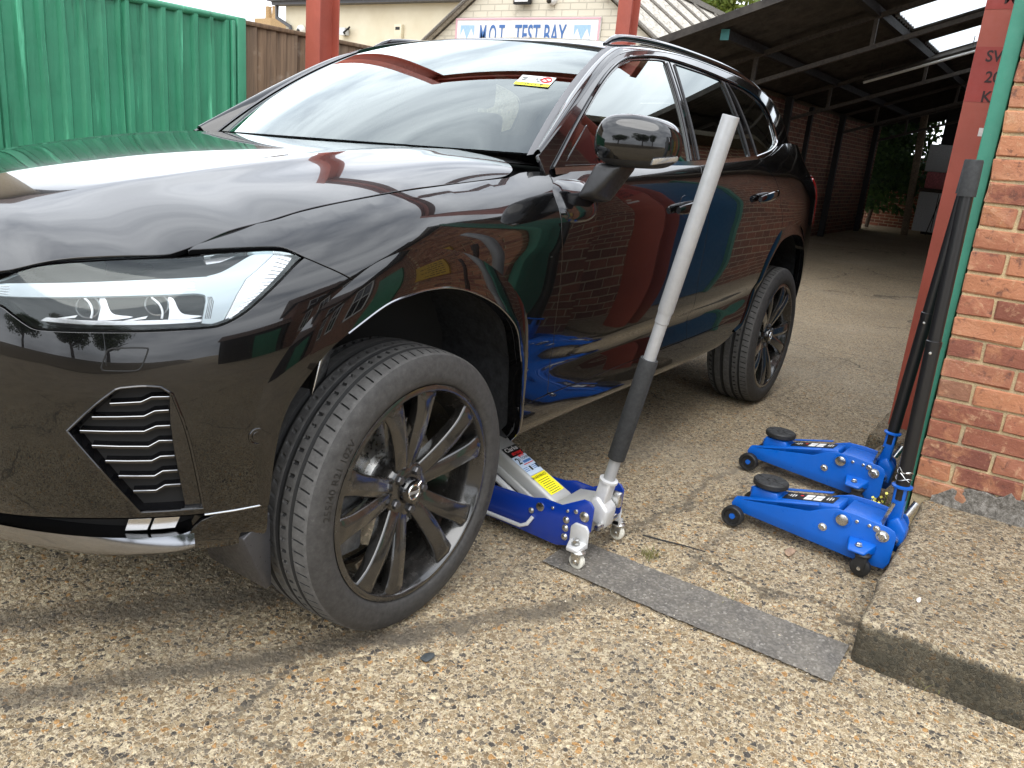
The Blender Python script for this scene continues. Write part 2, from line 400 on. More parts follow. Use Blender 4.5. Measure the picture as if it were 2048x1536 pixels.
# sections: per station, 12 knots (z, inward offset)
FRZ=[.36,.40,.46,.52,.58,.64,.70,.77,.84,.90,.95,.985]
SEC={0:(FRZ,[.10,.05,.02,.01,.004,0,0,.004,.014,.032,.06,.10]),
 3:(FRZ,[.09,.045,.02,.01,.004,0,0,.005,.016,.034,.060,.10]),
 4:([.35,.39,.45,.52,.58,.64,.70,.77,.84,.90,.945,.985],[.075,.04,.018,.008,.003,0,0,.006,.02,.045,.085,.14]),
 5:([.35,.39,.45,.52,.58,.64,.70,.78,.85,.91,.95,.985],[.06,.032,.014,.006,.002,0,.001,.008,.026,.058,.10,.16]),
 6:([.35,.39,.45,.52,.58,.64,.72,.80,.87,.93,.965,.995],[.05,.026,.012,.005,.001,0,.001,.008,.026,.062,.105,.165]),
 7:([.35,.39,.45,.52,.58,.66,.76,.85,.92,.98,1.015,1.042],[.045,.025,.012,.004,.001,0,.0,.006,.022,.062,.11,.175]),
 8:([.35,.39,.45,.52,.58,.68,.80,.90,.97,1.03,1.065,1.092],[.045,.025,.012,.004,.002,0,.0,.005,.02,.058,.103,.165]),
 9:([.36,.40,.45,.52,.58,.68,.82,.93,1.0,1.06,1.10,1.128],[.06,.03,.024,.022,.020,.012,.003,.003,.014,.05,.092,.15]),
 10:([.36,.40,.455,.51,.565,.625,.80,.94,1.03,1.09,1.14,1.185],[.065,.035,.032,.034,.038,.014,.002,0,.006,.022,.048,.082]),
 11:([.36,.40,.455,.51,.58,.645,.81,.95,1.04,1.11,1.17,1.215],[.065,.035,.036,.038,.042,.014,.002,0,.005,.022,.052,.088]),
 12:([.37,.41,.47,.53,.605,.67,.82,.96,1.05,1.13,1.20,1.25],[.065,.035,.036,.038,.042,.014,.002,0,.004,.022,.056,.095]),
 13:([.38,.42,.48,.55,.63,.70,.83,.97,1.06,1.15,1.23,1.32],[.06,.032,.028,.026,.024,.010,.001,0,.006,.03,.072,.125]),
 14:([.38,.42,.48,.55,.63,.70,.82,.96,1.06,1.15,1.24,1.34],[.055,.03,.02,.012,.006,.003,0,0,.008,.034,.08,.14]),
 15:([.38,.42,.48,.55,.63,.70,.82,.95,1.05,1.14,1.23,1.34],[.055,.03,.018,.01,.004,.002,0,.002,.010,.036,.085,.15]),
 17:([.40,.44,.50,.57,.65,.74,.85,.97,1.07,1.14,1.22,1.34],[.05,.03,.015,.006,.0,.0,.012,.012,.012,.022,.10,.17]),
 21:([.42,.46,.52,.58,.66,.76,.86,.97,1.07,1.14,1.22,1.34],[.05,.03,.015,.006,.0,.0,.04,.06,.06,.07,.16,.24])}
ZG=np.linspace(.33,1.40,430)
def _build():
    ks=sorted(SEC);sk=SK[ks];Zk=np.array([SEC[k][0] for k in ks]);Ok=np.array([SEC[k][1] for k in ks])
    Zs=np.array([pchip(sk,Zk[:,j],SG) for j in range(12)]).T
    Os=np.array([pchip(sk,Ok[:,j],SG) for j in range(12)]).T
    O=np.array([pchip(Zs[i],Os[i],ZG) for i in range(len(SG))])
    def blur(A,n,ax):
        k=np.exp(-.5*(np.arange(-3*n,3*n+1)/n)**2);k/=k.sum()
        pad=[(0,0),(0,0)];pad[ax]=(3*n,3*n);P=np.pad(A,pad,mode='reflect',reflect_type='odd')
        return np.apply_along_axis(lambda r:np.convolve(r,k,'valid'),ax,P)
    return blur(blur(O,8,0),3,1)
OG=_build()
def cub(A,fi):
    """catmull-rom sample of 1-D array(s)"""
    i=np.clip(fi.astype(int),1,len(A)-3);t=fi-i
    a,b,c,d=A[i-1],A[i],A[i+1],A[i+2]
    return b+.5*t*(c-a+t*(2*a-5*b+4*c-d+t*(3*(b-c)+d-a)))
def oval(s,z):
    fs=s/SMAX*(len(SG)-1);fz=(z-ZG[0])/(ZG[-1]-ZG[0])*(len(ZG)-1)
    i=np.clip(fs.astype(int),1,len(SG)-3);t=fs-i
    def row(ii):
        j=np.clip(fz.astype(int),1,len(ZG)-3);u=fz-j
        a,b,c,d=OG[ii,j-1],OG[ii,j],OG[ii,j+1],OG[ii,j+2]
        return b+.5*u*(c-a+u*(2*a-5*b+4*c-d+u*(3*(b-c)+d-a)))
    a,b,c,d=row(i-1),row(i),row(i+1),row(i+2)
    return b+.5*t*(c-a+t*(2*a-5*b+4*c-d+t*(3*(b-c)+d-a)))
def roll(P):
    P=np.array(P,float);P[:,2]=P[:,2]-ROLL*P[:,1];return P
def side(Q,off=0.):
    """Q (n,2): plan arc length s, height z (before roll) -> points of the left body side"""
    Q=np.atleast_2d(np.asarray(Q,float));s,z=Q[:,0],Q[:,1]
    fs=s/SMAX*(len(SG)-1);o=oval(s,z)-off
    nx,ny=cub(NX,fs),cub(NY,fs)
    return roll(np.c_[cub(BX,fs)-nx*o,cub(BY,fs)-ny*o,z])
def s_of_x(x): return np.interp(x,BX,SG)
# hood: height field that meets the wings along the shut line
HX=[-.95,-.80,-.672,-.601,-.54,-.50,-.401,-.306,-.235,-.112,.031,.213,.423,.55,.70]
HY=[.700,.715,.722,.728,.733,.735,.735,.743,.754,.779,.797,.803,.807,.806,.80]
HE=[.86,.885,.925,.945,.957,.968,1.002,1.022,1.041,1.066,1.088,1.106,1.125,1.138,1.15]
def hood_z(x,y):
    yc=np.abs(y)
    c=cspline([-.95,-.8,-.6,-.3,0,.3,.55,.8],[.995,1.022,1.066,1.120,1.158,1.183,1.195,1.200],x)
    e=cspline(HX,HE,x);t=np.clip(yc/cspline(HX,HY,x),0,1.3)
    k=np.clip((x+.25)/.7,0,1);k=k*k*(3-2*k);a=.32*(1-k);p=3.4+4.5*k
    z=c-(c-e)*(a*t**2+(1-a)*t**p)
    cr=.47+.10*np.clip((x+.2)/.8,-1,1)
    z=z+.006*np.exp(-((yc-cr)/.05)**2)*np.clip((.62-np.abs(x))/.3,0,1)
    return z-.10*np.clip((-.66-x)/.2,0,3)**2
def hood(Q,off=0.):
    Q=np.atleast_2d(np.asarray(Q,float));return roll(np.c_[Q[:,0],Q[:,1],hood_z(Q[:,0],Q[:,1])+off])
# greenhouse side
def belt_z(x): return cspline([.3,.6,1.0,1.65,2.15,2.4,2.7,3.0,3.4],[1.125,1.143,1.167,1.2,1.229,1.25,1.285,1.31,1.33],x)
def ghs_y(x,z):
    u=z-belt_z(x)
    return .862-.022*((x-1.6)/1.1)**2-.115*np.clip((x-2.4)/1.,0,2)**2-.40*u-.25*u*np.abs(u)
def ghs(Q,off=0.):
    Q=np.atleast_2d(np.asarray(Q,float));x,z=Q[:,0],Q[:,1]
    return roll(np.c_[x,-(ghs_y(x,z)+off),z])
def cant_z(x): return cspline([.55,.8,1.0,1.15,1.3,1.5,1.8,2.2,2.6,3.0,3.3,3.5],[1.17,1.315,1.428,1.506,1.562,1.598,1.622,1.62,1.597,1.543,1.47,1.40],x)
# windscreen (a across -1..1, b up 0..1)
def wscr(Q,off=0.):
    Q=np.atleast_2d(np.asarray(Q,float));a,b=Q[:,0],Q[:,1]
    bx=.46+.20*np.abs(a)**2.2;by=.752*a;bz=1.196+0*a
    tx=1.215+.065*np.abs(a)**2.2;ty=.612*a;tz=1.603-.032*np.abs(a)**2.2
    x=bx*(1-b)+tx*b;y=by*(1-b)+ty*b;z=bz*(1-b)+tz*b
    g=b*(1-b)*4*.028
    return roll(np.c_[x-.55*(g+off),y,z+.83*(g+off)])
def roof(Q,off=0.):
    Q=np.atleast_2d(np.asarray(Q,float));x,a=Q[:,0],Q[:,1]      # a in -1..1 across
    zc=cant_z(x);yc=ghs_y(x,zc)
    c=cspline([1.15,1.4,1.7,2.1,2.5,2.9,3.2,3.5],[1.59,1.637,1.662,1.672,1.668,1.64,1.595,1.53],x)
    w=np.clip(1-np.abs(a)**2.3,0,1)**.62
    return roll(np.c_[x,a*yc,zc+(c-zc)*w+off])
# ---------------------------------------------------------------- surfaces of the yard
def aggregate(name,cell,bright,dirt,joints=False,moss=0.,disp=0.):
    t=NT(name); v=t.geo(); t.set(Roughness=.86,Specular_IOR_Level=.35)
    # warp so that pebbles are not round cells
    nv=t.n('TexNoise',Scale=cell*.55,Detail=2); t.l(v,nv.inputs['Vector'])
    wv=t.n('VectorMath',operation='SCALE'); wv.inputs['Scale'].default_value=.9/cell; t.l(nv.outputs['Color'],wv.inputs[0])
    av=t.n('VectorMath',operation='ADD'); t.l(v,av.inputs[0]); t.l(wv.outputs[0],av.inputs[1]); pv=av.outputs[0]
    def layer(sc):
        a=t.voro(pv,sc); e=t.voro(pv,sc,'DISTANCE_TO_EDGE'); sp=t.n('SeparateColor'); t.l(a.outputs['Color'],sp.inputs[0])
        k=bright
        col=t.ramp(sp.outputs[0],(0.,(.085*k,.075*k,.065*k)),(.10,(.17*k,.14*k,.105*k)),(.20,(.26*k,.185*k,.105*k)),(.34,(.33*k,.25*k,.15*k)),(.50,(.22*k,.175*k,.12*k)),(.62,(.46*k,.26*k,.10*k)),(.68,(.40*k,.31*k,.19*k)),(.86,(.62*k,.52*k,.35*k)),interp='CONSTANT')
        return col,e.outputs['Distance'],sp.outputs[1],a.outputs['Distance']
    c1,e1,r1,d1=layer(cell); c2,e2,r2,d2=layer(cell*2.1)
    fine=t.noise(v,cell*5,3,.7); cem=t.ramp(fine,(.3,(.40*bright,.32*bright,.215*bright)),(.7,(.72*bright,.61*bright,.44*bright)))
    # pebbles sit in cement: big ones where their random says so, else small ones
    big=t.math('MULTIPLY',t.vr(e1,.05,.12),t.vr(r1,.36,.40)); small=t.math('MULTIPLY',t.vr(e2,.05,.12),t.vr(r2,.10,.16))
    c=t.mix(small,cem,c2); c=t.mix(big,c,c1)
    grit=t.noise(v,cell*7,3,.85); c=t.mix(.85,c,t.ramp(grit,(.28,(.20,.19,.17)),(.5,(.5,.5,.5)),(.72,(.84,.82,.78))),'OVERLAY')
    # broad dirt and wear
    n1=t.noise(v,1.3,5,.6); n2=t.noise(v,6,5,.65)
    df=t.math('MULTIPLY',t.vr(n1,.42,.68),t.vr(n2,.25,.75,.25,1)); df=t.math('MULTIPLY',df,dirt)
    c=t.mix(df,c,(.10,.085,.065,1))
    if joints:
        sx=t.n('SeparateXYZ'); t.l(v,sx.inputs[0]); X,Y=sx.outputs[0],sx.outputs[1]
        wob=t.vr(t.noise(v,3.0,5,.65),0,1,-.10,.10)
        def line(ax,ay,bx,by,w,depth):
            dx,dy=bx-ax,by-ay;L=math.hypot(dx,dy);nx,ny=-dy/L,dx/L
            q=t.math('ADD',t.math('ADD',t.math('MULTIPLY',X,nx),t.math('MULTIPLY',Y,ny)),-(ax*nx+ay*ny))
            q=t.math('ABSOLUTE',t.math('ADD',q,wob)); f=t.vr(q,w,w*.25)
            s=t.math('ADD',t.math('MULTIPLY',X,dx/L),t.math('MULTIPLY',Y,dy/L)); s0=ax*dx/L+ay*dy/L
            f=t.math('MULTIPLY',f,t.math('MULTIPLY',t.vr(s,s0-.12,s0+.12),t.vr(s,s0+L+.2,s0+L-.2)))
            return t.math('MULTIPLY',t.math('MULTIPLY',f,t.vr(n2,.30,.65,.55,1)),depth)
        for a in((-.95,.02,.02,-.72,.085,.85),(-.95,-.40,.55,-1.34,.06,1.0),(.74,-1.10,2.1,-1.20,.022,.75),(.70,-1.36,1.30,-1.41,.03,.6),(2.5,-1.3,2.9,-.95,.018,.6),(2.9,-.95,4.6,-1.05,.015,.5),(.30,-.98,3.0,-.60,.09,.35),(4.6,-2,4.7,1.6,.02,.5)):
            c=t.mix(line(*a),c,(.11,.092,.070,1))
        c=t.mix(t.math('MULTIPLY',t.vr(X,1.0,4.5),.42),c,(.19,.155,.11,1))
        # hairline cracks, oil drips, scrubbed and dusty patches
        wv2=t.n('TexNoise',Scale=2.2,Detail=5,Roughness=.65); t.l(v,wv2.inputs['Vector']); sc2=t.n('VectorMath',operation='SCALE'); sc2.inputs['Scale'].default_value=.35; t.l(wv2.outputs['Color'],sc2.inputs[0]); ad2=t.n('VectorMath',operation='ADD'); t.l(v,ad2.inputs[0]); t.l(sc2.outputs[0],ad2.inputs[1])
        ck=t.voro(ad2.outputs[0],.62,'DISTANCE_TO_EDGE'); c=t.mix(t.math('MULTIPLY',t.vr(ck.outputs['Distance'],.0075,.003),t.math('MULTIPLY',t.vr(n1,.42,.56),.75)),c,(.06,.052,.042,1))
        oil=t.noise(v,2.6,6,.62,.5); c=t.mix(t.vr(oil,.655,.72,0,.62),c,(.07,.06,.05,1)); c=t.mix(t.vr(t.noise(v,.75,5,.6),.52,.68,0,.35),c,(.36,.31,.235,1))
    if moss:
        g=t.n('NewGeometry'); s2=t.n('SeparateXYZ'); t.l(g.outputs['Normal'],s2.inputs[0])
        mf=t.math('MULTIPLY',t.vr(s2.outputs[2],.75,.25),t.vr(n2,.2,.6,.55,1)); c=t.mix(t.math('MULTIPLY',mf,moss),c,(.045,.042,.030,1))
    t.base(c)
    hgt=t.math('ADD',t.math('MULTIPLY',big,.6),t.math('ADD',t.math('MULTIPLY',small,.35),t.math('MULTIPLY',fine,.5)))
    if disp:
        dome=t.math('ADD',t.math('MULTIPLY',big,t.vr(d1,.75,.1,0,1)),t.math('ADD',t.math('MULTIPLY',small,.40),t.math('MULTIPLY',t.noise(v,cell*1.7,3,.7),.75)))
        dn=t.n('Displacement',Midlevel=1.9,Scale=disp); t.l(dome,dn.inputs['Height']); t.l(dn.outputs[0],t.out.inputs['Displacement']); t.m.displacement_method='BOTH'; t.bump(t.math('ADD',fine,t.math('MULTIPLY',grit,.6)),.7,.002)
    else: t.bump(hgt,.9,.005)
    M[name]=t.m
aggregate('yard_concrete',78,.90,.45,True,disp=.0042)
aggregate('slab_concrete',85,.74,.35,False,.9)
aggregate('pad_concrete',120,.55,.8,False,.5)
t=NT('asphalt'); v=t.geo(); t.set(Roughness=.9); vo=t.voro(v,150); sp=t.n('SeparateColor'); t.l(vo.outputs['Color'],sp.inputs[0])
c=t.ramp(sp.outputs[0],(0,(.075,.070,.064)),(.5,(.13,.12,.108)),(.85,(.19,.178,.16)),(.975,(.30,.28,.25)),interp='CONSTANT'); c=t.mix(.35,c,t.ramp(t.noise(v,9,6,.7),(.3,(.09,.08,.068)),(.7,(.27,.235,.185)))); t.base(c); t.bump(vo.outputs['Distance'],.7,.004); M['asphalt']=t.m
# ground sheet
def axis_lines(a,b,d,far):
    core=np.arange(a,b+d*.5,d);o=[];st=d
    hi=[core[-1]]
    while hi[-1]<far: st*=1.35;hi.append(hi[-1]+st)
    lo=[core[0]];st=d
    while lo[-1]>-far: st*=1.35;lo.append(lo[-1]-st)
    return np.r_[np.array(lo[1:])[::-1],core,np.array(hi[1:])]
gx=axis_lines(-1.05,1.45,.0042,90);gy=axis_lines(-2.15,.05,.0042,90);nx_,ny_=len(gx),len(gy)
co=np.zeros((nx_*ny_,3),np.float32);GX,GY=np.meshgrid(gx,gy,indexing='ij');co[:,0]=GX.ravel();co[:,1]=GY.ravel()
ii,jj=np.meshgrid(np.arange(nx_-1),np.arange(ny_-1),indexing='ij');q0=(ii*ny_+jj).ravel();fc=np.c_[q0,q0+ny_,q0+ny_+1,q0+1].astype(np.int32)
me=bpy.data.meshes.new('ground');me.vertices.add(len(co));me.vertices.foreach_set('co',co.ravel());me.loops.add(fc.size);me.loops.foreach_set('vertex_index',fc.ravel());me.polygons.add(len(fc));me.polygons.foreach_set('loop_start',np.arange(0,fc.size,4,dtype=np.int32));me.polygons.foreach_set('use_smooth',np.ones(len(fc),bool));me.update();me.validate()
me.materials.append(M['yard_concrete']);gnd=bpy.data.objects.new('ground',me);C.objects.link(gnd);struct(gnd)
def wobbly(x0,x1,y0,y1,n,amp,z):
    a=[(x0+rng.normal(0,amp),y0+(y1-y0)*i/n,z) for i in range(n+1)];b=[(x1+rng.normal(0,amp),y0+(y1-y0)*i/n,z) for i in range(n+1)]
    V=a+b;return V,[(i,n+1+i,n+2+i,i+1) for i in range(n)]
from mathutils import noise as mnz
nst=420;V=[];edge=lambda y,k:.010*mnz.noise(Vector((y*3.1,k,0)))+.005*mnz.noise(Vector((y*17,k,1)))+.0035*mnz.noise(Vector((y*70,k,2)))
for i in range(nst+1):
    y=-1.895+(.875)*i/nst;V.append((.510+edge(y,3),y,.003))
for i in range(nst+1):
    y=-1.895+(.875)*i/nst;V.append((.720+edge(y,9),y,.003))
struct(mk('gutter_strip',V,[(i,nst+1+i,nst+2+i,i+1) for i in range(nst)],'asphalt'))
# raised slab carrying the pier: worn, rounded edges
def noisy_block(name,x0,x1,y0,y1,z0,z1,bev,cut,amp,mat,sc=9.):
    bm=bmesh.new(); bmesh.ops.create_cube(bm,size=1)
    for q in bm.verts: q.co=Vector(((x0+x1)/2+q.co.x*(x1-x0),(y0+y1)/2+q.co.y*(y1-y0),(z0+z1)/2+q.co.z*(z1-z0)))
    bmesh.ops.bevel(bm,geom=[e for e in bm.edges],offset=bev,segments=3,profile=.5,affect='EDGES')
    L=[e for e in bm.edges if e.calc_length()>cut*1.5]
    while L:
        bmesh.ops.subdivide_edges(bm,edges=L,cuts=1,use_grid_fill=True); n=len(bm.edges); L=[e for e in bm.edges if e.calc_length()>cut*1.5] if n<60000 else []
    from mathutils import noise as mn
    for q in bm.verts:
        d=Vector((mn.noise(q.co*sc),mn.noise(q.co*sc+Vector((7,1,3))),mn.noise(q.co*sc+Vector((1,9,4)))))
        if q.co.z>z0+.01: q.co+=d*amp
    bmesh.ops.triangulate(bm,faces=bm.faces[:])
    me=bpy.data.meshes.new(name); bm.to_mesh(me); bm.free(); me.polygons.foreach_set('use_smooth',[True]*len(me.polygons)); me.materials.append(M[mat]); o=bpy.data.objects.new(name,me); C.objects.link(o); return o
struct(noisy_block('kerb_slab',.655,1.70,-4.2,-1.905,-.03,.128,.028,.045,.010,'slab_concrete'))
pad=noisy_block('column_footing',2.42,3.10,-2.02,-1.56,-.03,.10,.03,.05,.016,'pad_concrete'); struct(pad)
struct(noisy_block('ground_kerb',2.18,2.48,-2.02,-1.62,-.03,.062,.02,.05,.012,'pad_concrete'))
# ---------------------------------------------------------------- brick
def brick_obj_mat():
    t=NT('brick'); v=t.geo(); oi=t.n('ObjectInfo'); r=oi.outputs['Random']
    base=t.ramp(r,(0,(.16,.05,.032)),(.25,(.27,.092,.048)),(.5,(.40,.165,.08)),(.7,(.22,.07,.042)),(.85,(.47,.215,.10)),(1,(.09,.038,.032)))
    n=t.noise(v,26,6,.7,.4); n2=t.noise(v,9,5,.7); n3=t.noise(v,120,4,.7)
    c=t.mix(t.vr(n2,.50,.64,0,.75),base,(.40,.175,.085,1)); c=t.mix(t.vr(n,.56,.68,0,.65),c,(.50,.30,.17,1)); c=t.mix(t.vr(n,.44,.32,0,.8),c,(.07,.028,.022,1))
    c=t.mix(t.vr(n3,.66,.76,0,.7),c,(.55,.45,.36,1)); t.base(c)
    gl=t.math('MULTIPLY',t.vr(n2,.46,.60),t.vr(r,.2,.6)); t.rough(t.vr(gl,0,1,.80,.22)); t.b.inputs['Specular IOR Level'].default_value=.55
    t.bump(t.math('ADD',n,t.math('MULTIPLY',n3,.35)),.8,.006); M['brick']=t.m
brick_obj_mat()
t=NT('mortar'); v=t.geo(); n=t.noise(v,180,4,.75); c=t.ramp(n,(.3,(.42,.31,.16)),(.7,(.68,.54,.32))); c=t.mix(t.vr(t.noise(v,5,5,.7),.45,.7,0,.6),c,(.25,.22,.17,1)); t.base(c); t.set(Roughness=.95); t.bump(n,1.,.004); M['mortar']=t.m
def brick_tex(name,axis,dark=1.,sc=1.,paint=None):
    """courses for walls too far away to tell single bricks apart; axis = the normal of the wall"""
    t=NT(name); g=t.n('NewGeometry'); sx=t.n('SeparateXYZ'); t.l(g.outputs['Position'],sx.inputs[0]); cb=t.n('CombineXYZ')
    t.l(sx.outputs[1 if axis==0 else 0],cb.inputs[0]); t.l(sx.outputs[2],cb.inputs[1])
    b=t.n('TexBrick'); t.l(cb.outputs[0],b.inputs['Vector']); b.inputs['Scale'].default_value=1; b.inputs['Brick Width'].default_value=.225*sc; b.inputs['Row Height'].default_value=.075*sc; b.inputs['Mortar Size'].default_value=.006*sc; b.inputs['Mortar Smooth'].default_value=.2; b.inputs['Bias'].default_value=-.1
    if paint is None:
        b.inputs['Color1'].default_value=(.24*dark,.085*dark,.05*dark,1); b.inputs['Color2'].default_value=(.11*dark,.042*dark,.03*dark,1); b.inputs['Mortar'].default_value=(.40*dark,.33*dark,.22*dark,1)
        v=t.geo(); c=t.mix(.5,b.outputs['Color'],t.ramp(t.noise(v,14,5,.7),(.3,(.3,.3,.3)),(.7,(.72,.7,.66))),'OVERLAY')
    else:
        p=paint; b.inputs['Color1'].default_value=p+(1,); b.inputs['Color2'].default_value=tuple(x*.93 for x in p)+(1,); b.inputs['Mortar'].default_value=tuple(x*.72 for x in p)+(1,)
        v=t.geo(); n=t.noise(v,3,6,.75); c=t.mix(t.vr(n,.58,.75,0,.75),b.outputs['Color'],(.30,.25,.18,1))
    t.base(c); t.set(Roughness=.85); inv=t.math('SUBTRACT',1.,b.outputs['Fac']); t.bump(inv,.8,.01); M[name]=t.m
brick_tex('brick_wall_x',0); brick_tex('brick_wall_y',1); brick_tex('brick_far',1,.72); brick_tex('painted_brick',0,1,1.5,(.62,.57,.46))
# brick corner of the workshop: every brick of the front a piece of its own
pier=thing('brick_pier','dark red brick pier with sandy joints standing on a raised concrete slab','wall',(1.76,-2.3,0))
YL,YR_,XF=-1.862,-3.05,1.70
MB().box(XF+.009,2.30,YR_,YL-.004,.0,2.62).obj('mortar_bed','mortar',pier)
MB().box(XF+.12,2.304,YL-.02,YL,.0,2.62).obj('side_brickwork','brick_wall_y',pier)
bmesh_vars=[]
for kind,L in(('full',.215),('half',.1025)):
    for k in range(5):
        bm=bmesh.new(); bmesh.ops.create_cube(bm,size=1)
        for q in bm.verts: q.co=Vector((q.co.x*.07,q.co.y*L,q.co.z*.065))
        bmesh.ops.bevel(bm,geom=bm.edges[:],offset=.004,segments=1,affect='EDGES')
        for q in bm.verts: q.co+=Vector((rng.normal(0,.0014),rng.normal(0,.0018),rng.normal(0,.0014)))
        me=bpy.data.meshes.new('brick'); bm.to_mesh(me); bm.free(); me.materials.append(M['brick']); bmesh_vars.append((kind,me))
FULL=[m for k,m in bmesh_vars if k=='full']; HALF=[m for k,m in bmesh_vars if k=='half']
for r in range(33):
    z=.128+.0375+r*.075; y=YL-.002; start=r%2
    seq=['half']+['full']*6 if start else ['full']*6
    if r%4==2: seq=['full','half','half']+['full']*4
    for k in seq:
        L=.215 if k=='full' else .1025
        if y-L<YR_-.12: break
        o=bpy.data.objects.new('brick',random.choice(FULL if k=='full' else HALF)); C.objects.link(o); o.parent=pier
        o.location=Vector((XF+.035+rng.normal(0,.0015),y-L/2,z))-pier.location; o.rotation_euler=(rng.normal(0,.006),rng.normal(0,.008),rng.normal(0,.006)+(math.pi if rng.random()<.5 else 0)); y-=L+.0105
# cement haunch smeared over the foot of the pier
from mathutils import noise as mnoise
V=[];F=[];ny,nz=60,14
for j in range(nz):
    for i in range(ny):
        y=-1.93-1.15*i/(ny-1);zt=(.10+.025*mnoise.noise(Vector((y*7,0,0)))+.03*mnoise.noise(Vector((y*28,0,0))))*min(1,.4+i/9);u=j/(nz-1);z=.115+zt*u
        x=XF-.010*(1-u)**1.3-.001+.006*mnoise.noise(Vector((y*22,z*22,3)))+(.012 if j==nz-1 else 0);V.append((x,y,z))
F=[(j*ny+i,j*ny+i+1,(j+1)*ny+i+1,(j+1)*ny+i) for j in range(nz-1) for i in range(ny-1)]
t=NT('cement'); v=t.geo(); n=t.noise(v,60,5,.75); c=t.ramp(n,(.32,(.05,.045,.038)),(.5,(.15,.135,.115)),(.68,(.30,.28,.25))); t.base(c); t.set(Roughness=.95); t.bump(n,1.,.008); M['cement']=t.m
MB().add(V,F).obj('cement_haunch','cement',pier,smooth=True)
# painted steel
def painted(name,col,chip,under,rough=.38,sc=1.,streak=0.):
    t=NT(name); v=t.geo(); n=t.noise(v,30*sc,6,.75); n2=t.noise(v,3*sc,5,.65); n3=t.noise(v,140*sc,3,.6)
    c=t.ramp(n2,(.3,tuple(x*.86 for x in col)),(.7,tuple(min(1,x*1.12) for x in col)))
    if streak:
        vs_=t.geo((14,14,.9)); s=t.noise(vs_,1,5,.7); c=t.mix(t.vr(s,.60,.72,0,streak),c,tuple(min(1,x*2.2+.04) for x in col)+(1,))
        c=t.mix(t.vr(s,.40,.30,0,streak),c,tuple(x*.5 for x in col)+(1,))
    f=t.vr(n,chip,chip+.03); c=t.mix(f,c,under+(1,)); f2=t.math('MULTIPLY',t.vr(n3,.70,.74),.8); c=t.mix(f2,c,tuple(x*.45 for x in under)+(1,)); t.base(c)
    t.rough(t.vr(n,.3,.8,rough,rough+.35)); t.bump(t.math('ADD',n2,t.math('MULTIPLY',n,.3)),.25,.01); M[name]=t.m
painted('red_steel',(.34,.075,.048),.715,(.085,.03,.022),.42)
painted('red_dark',(.30,.038,.028),.73,(.36,.09,.06),.45)
painted('green_steel',(.040,.225,.125),.725,(.24,.32,.19),.30,1.,.85)
painted('green_wood',(.035,.20,.135),.70,(.36,.40,.30),.5,1.,.35)
painted('dark_steel',(.016,.015,.015),.70,(.07,.035,.02),.6)
painted('blue_door',(.004,.07,.16),.76,(.02,.05,.09),.3)
gp=thing('gate_post','narrow green painted timber post against the end of the brick pier','post',(1.77,-1.835,0))
MB().box(1.735,1.80,-1.858,-1.808,0,2.7).obj('timber','green_wood',gp,bev=.004)
MB().box(1.80,1.98,-1.856,-1.842,.03,2.7).obj('timber_edge','green_wood',gp,bev=.002)
# ---------------------------------------------------------------- red steel gantry
def ibeam_pts(w,d,tf=.011,tw=.009):
    """section: flange width w along first axis, depth d along second"""
    return [(-w/2,0),(w/2,0),(w/2,tf),(tw/2,tf),(tw/2,d-tf),(w/2,d-tf),(w/2,d),(-w/2,d),(-w/2,d-tf),(-tw/2,d-tf),(-tw/2,tf),(-w/2,tf)]
def column(b,x,y,w,d,z0,z1):
    return b.prism([(x+q,y+p) for p,q in ibeam_pts(w,d)],2,z0,z1)
gan=thing('steel_gantry','red painted steel goalpost frame, its post by the pier stencilled with a load limit','gantry',(2.65,.4,0))
b=MB();column(b,2.65,-1.702,.184,.19,.085,4.42);rc=b.obj('column','red_steel',gan,bev=.002)
b=MB();column(b,2.64,2.45,.14,.18,0,4.42);b.obj('column','red_steel',gan,bev=.002)
b=MB();b.prism([(2.74+p,4.18+q) for p,q in ibeam_pts(.15,.24)],1,-1.80,2.53);b.obj('beam','red_steel',gan,bev=.002)
b=MB();b.prism([(.30+p,3.94+q) for p,q in ibeam_pts(.13,.235)],0,2.68,6.4);b.obj('runway_beam','red_steel',gan,bev=.002)
# stencilled load plate on the flange (faces the yard)
fx=2.6488;yc=-1.702
for (z0,z1) in((1.572,1.790),(1.935,2.18)): quad_on((fx,yc,(z0+z1)/2),(0,-1,0),(0,0,1),.182,z1-z0,'stencil_patch','red_dark',rc)
for txt,z in(('SWL',1.752),('200',1.670),('KG',1.592),('MT',1.975)): text_on(txt,.062,(fx-.0012,yc-.012,z),(0,-1,0),(0,0,1),'stencil','ink_stencil' if False else 'stencil_ink',rc,sx=.95,bold=.02) if 'stencil_ink' in M else (simple('stencil_ink',(.03,.012,.011),.7),text_on(txt,.062,(fx-.0012,yc-.012,z),(0,-1,0),(0,0,1),'stencil','stencil_ink',rc,sx=.95,bold=.02))
simple('label_white',(.62,.58,.54),.6,wear=.15);simple('glue_mark',(.55,.42,.33),.8,wear=.2)
quad_on((fx,yc-.035,1.452),(0,-1,0),(0,0,1),.085,.034,'label','label_white',rc)
mk('glue_mark',[(fx-.001,yc-.045+.021*math.cos(a),1.508+.021*math.sin(a)) for a in np.linspace(0,2*math.pi,17)[:-1]],[tuple(range(16))],'glue_mark',rc)
for o in rc.children: o.location=(0,0,0)
g2=thing('steel_post','red steel canopy post behind the car roof, in front of the test bay sign','post',(6.2,2.0,0))
b=MB();column(b,6.2,2.0,.15,.18,0,4.42);b.obj('column','red_steel',g2,bev=.002)
b=MB();b.prism([(6.32+p,4.18+q) for p,q in ibeam_pts(.15,.24)],1,-2.0,2.1);b.obj('beam','red_steel',g2,bev=.002)
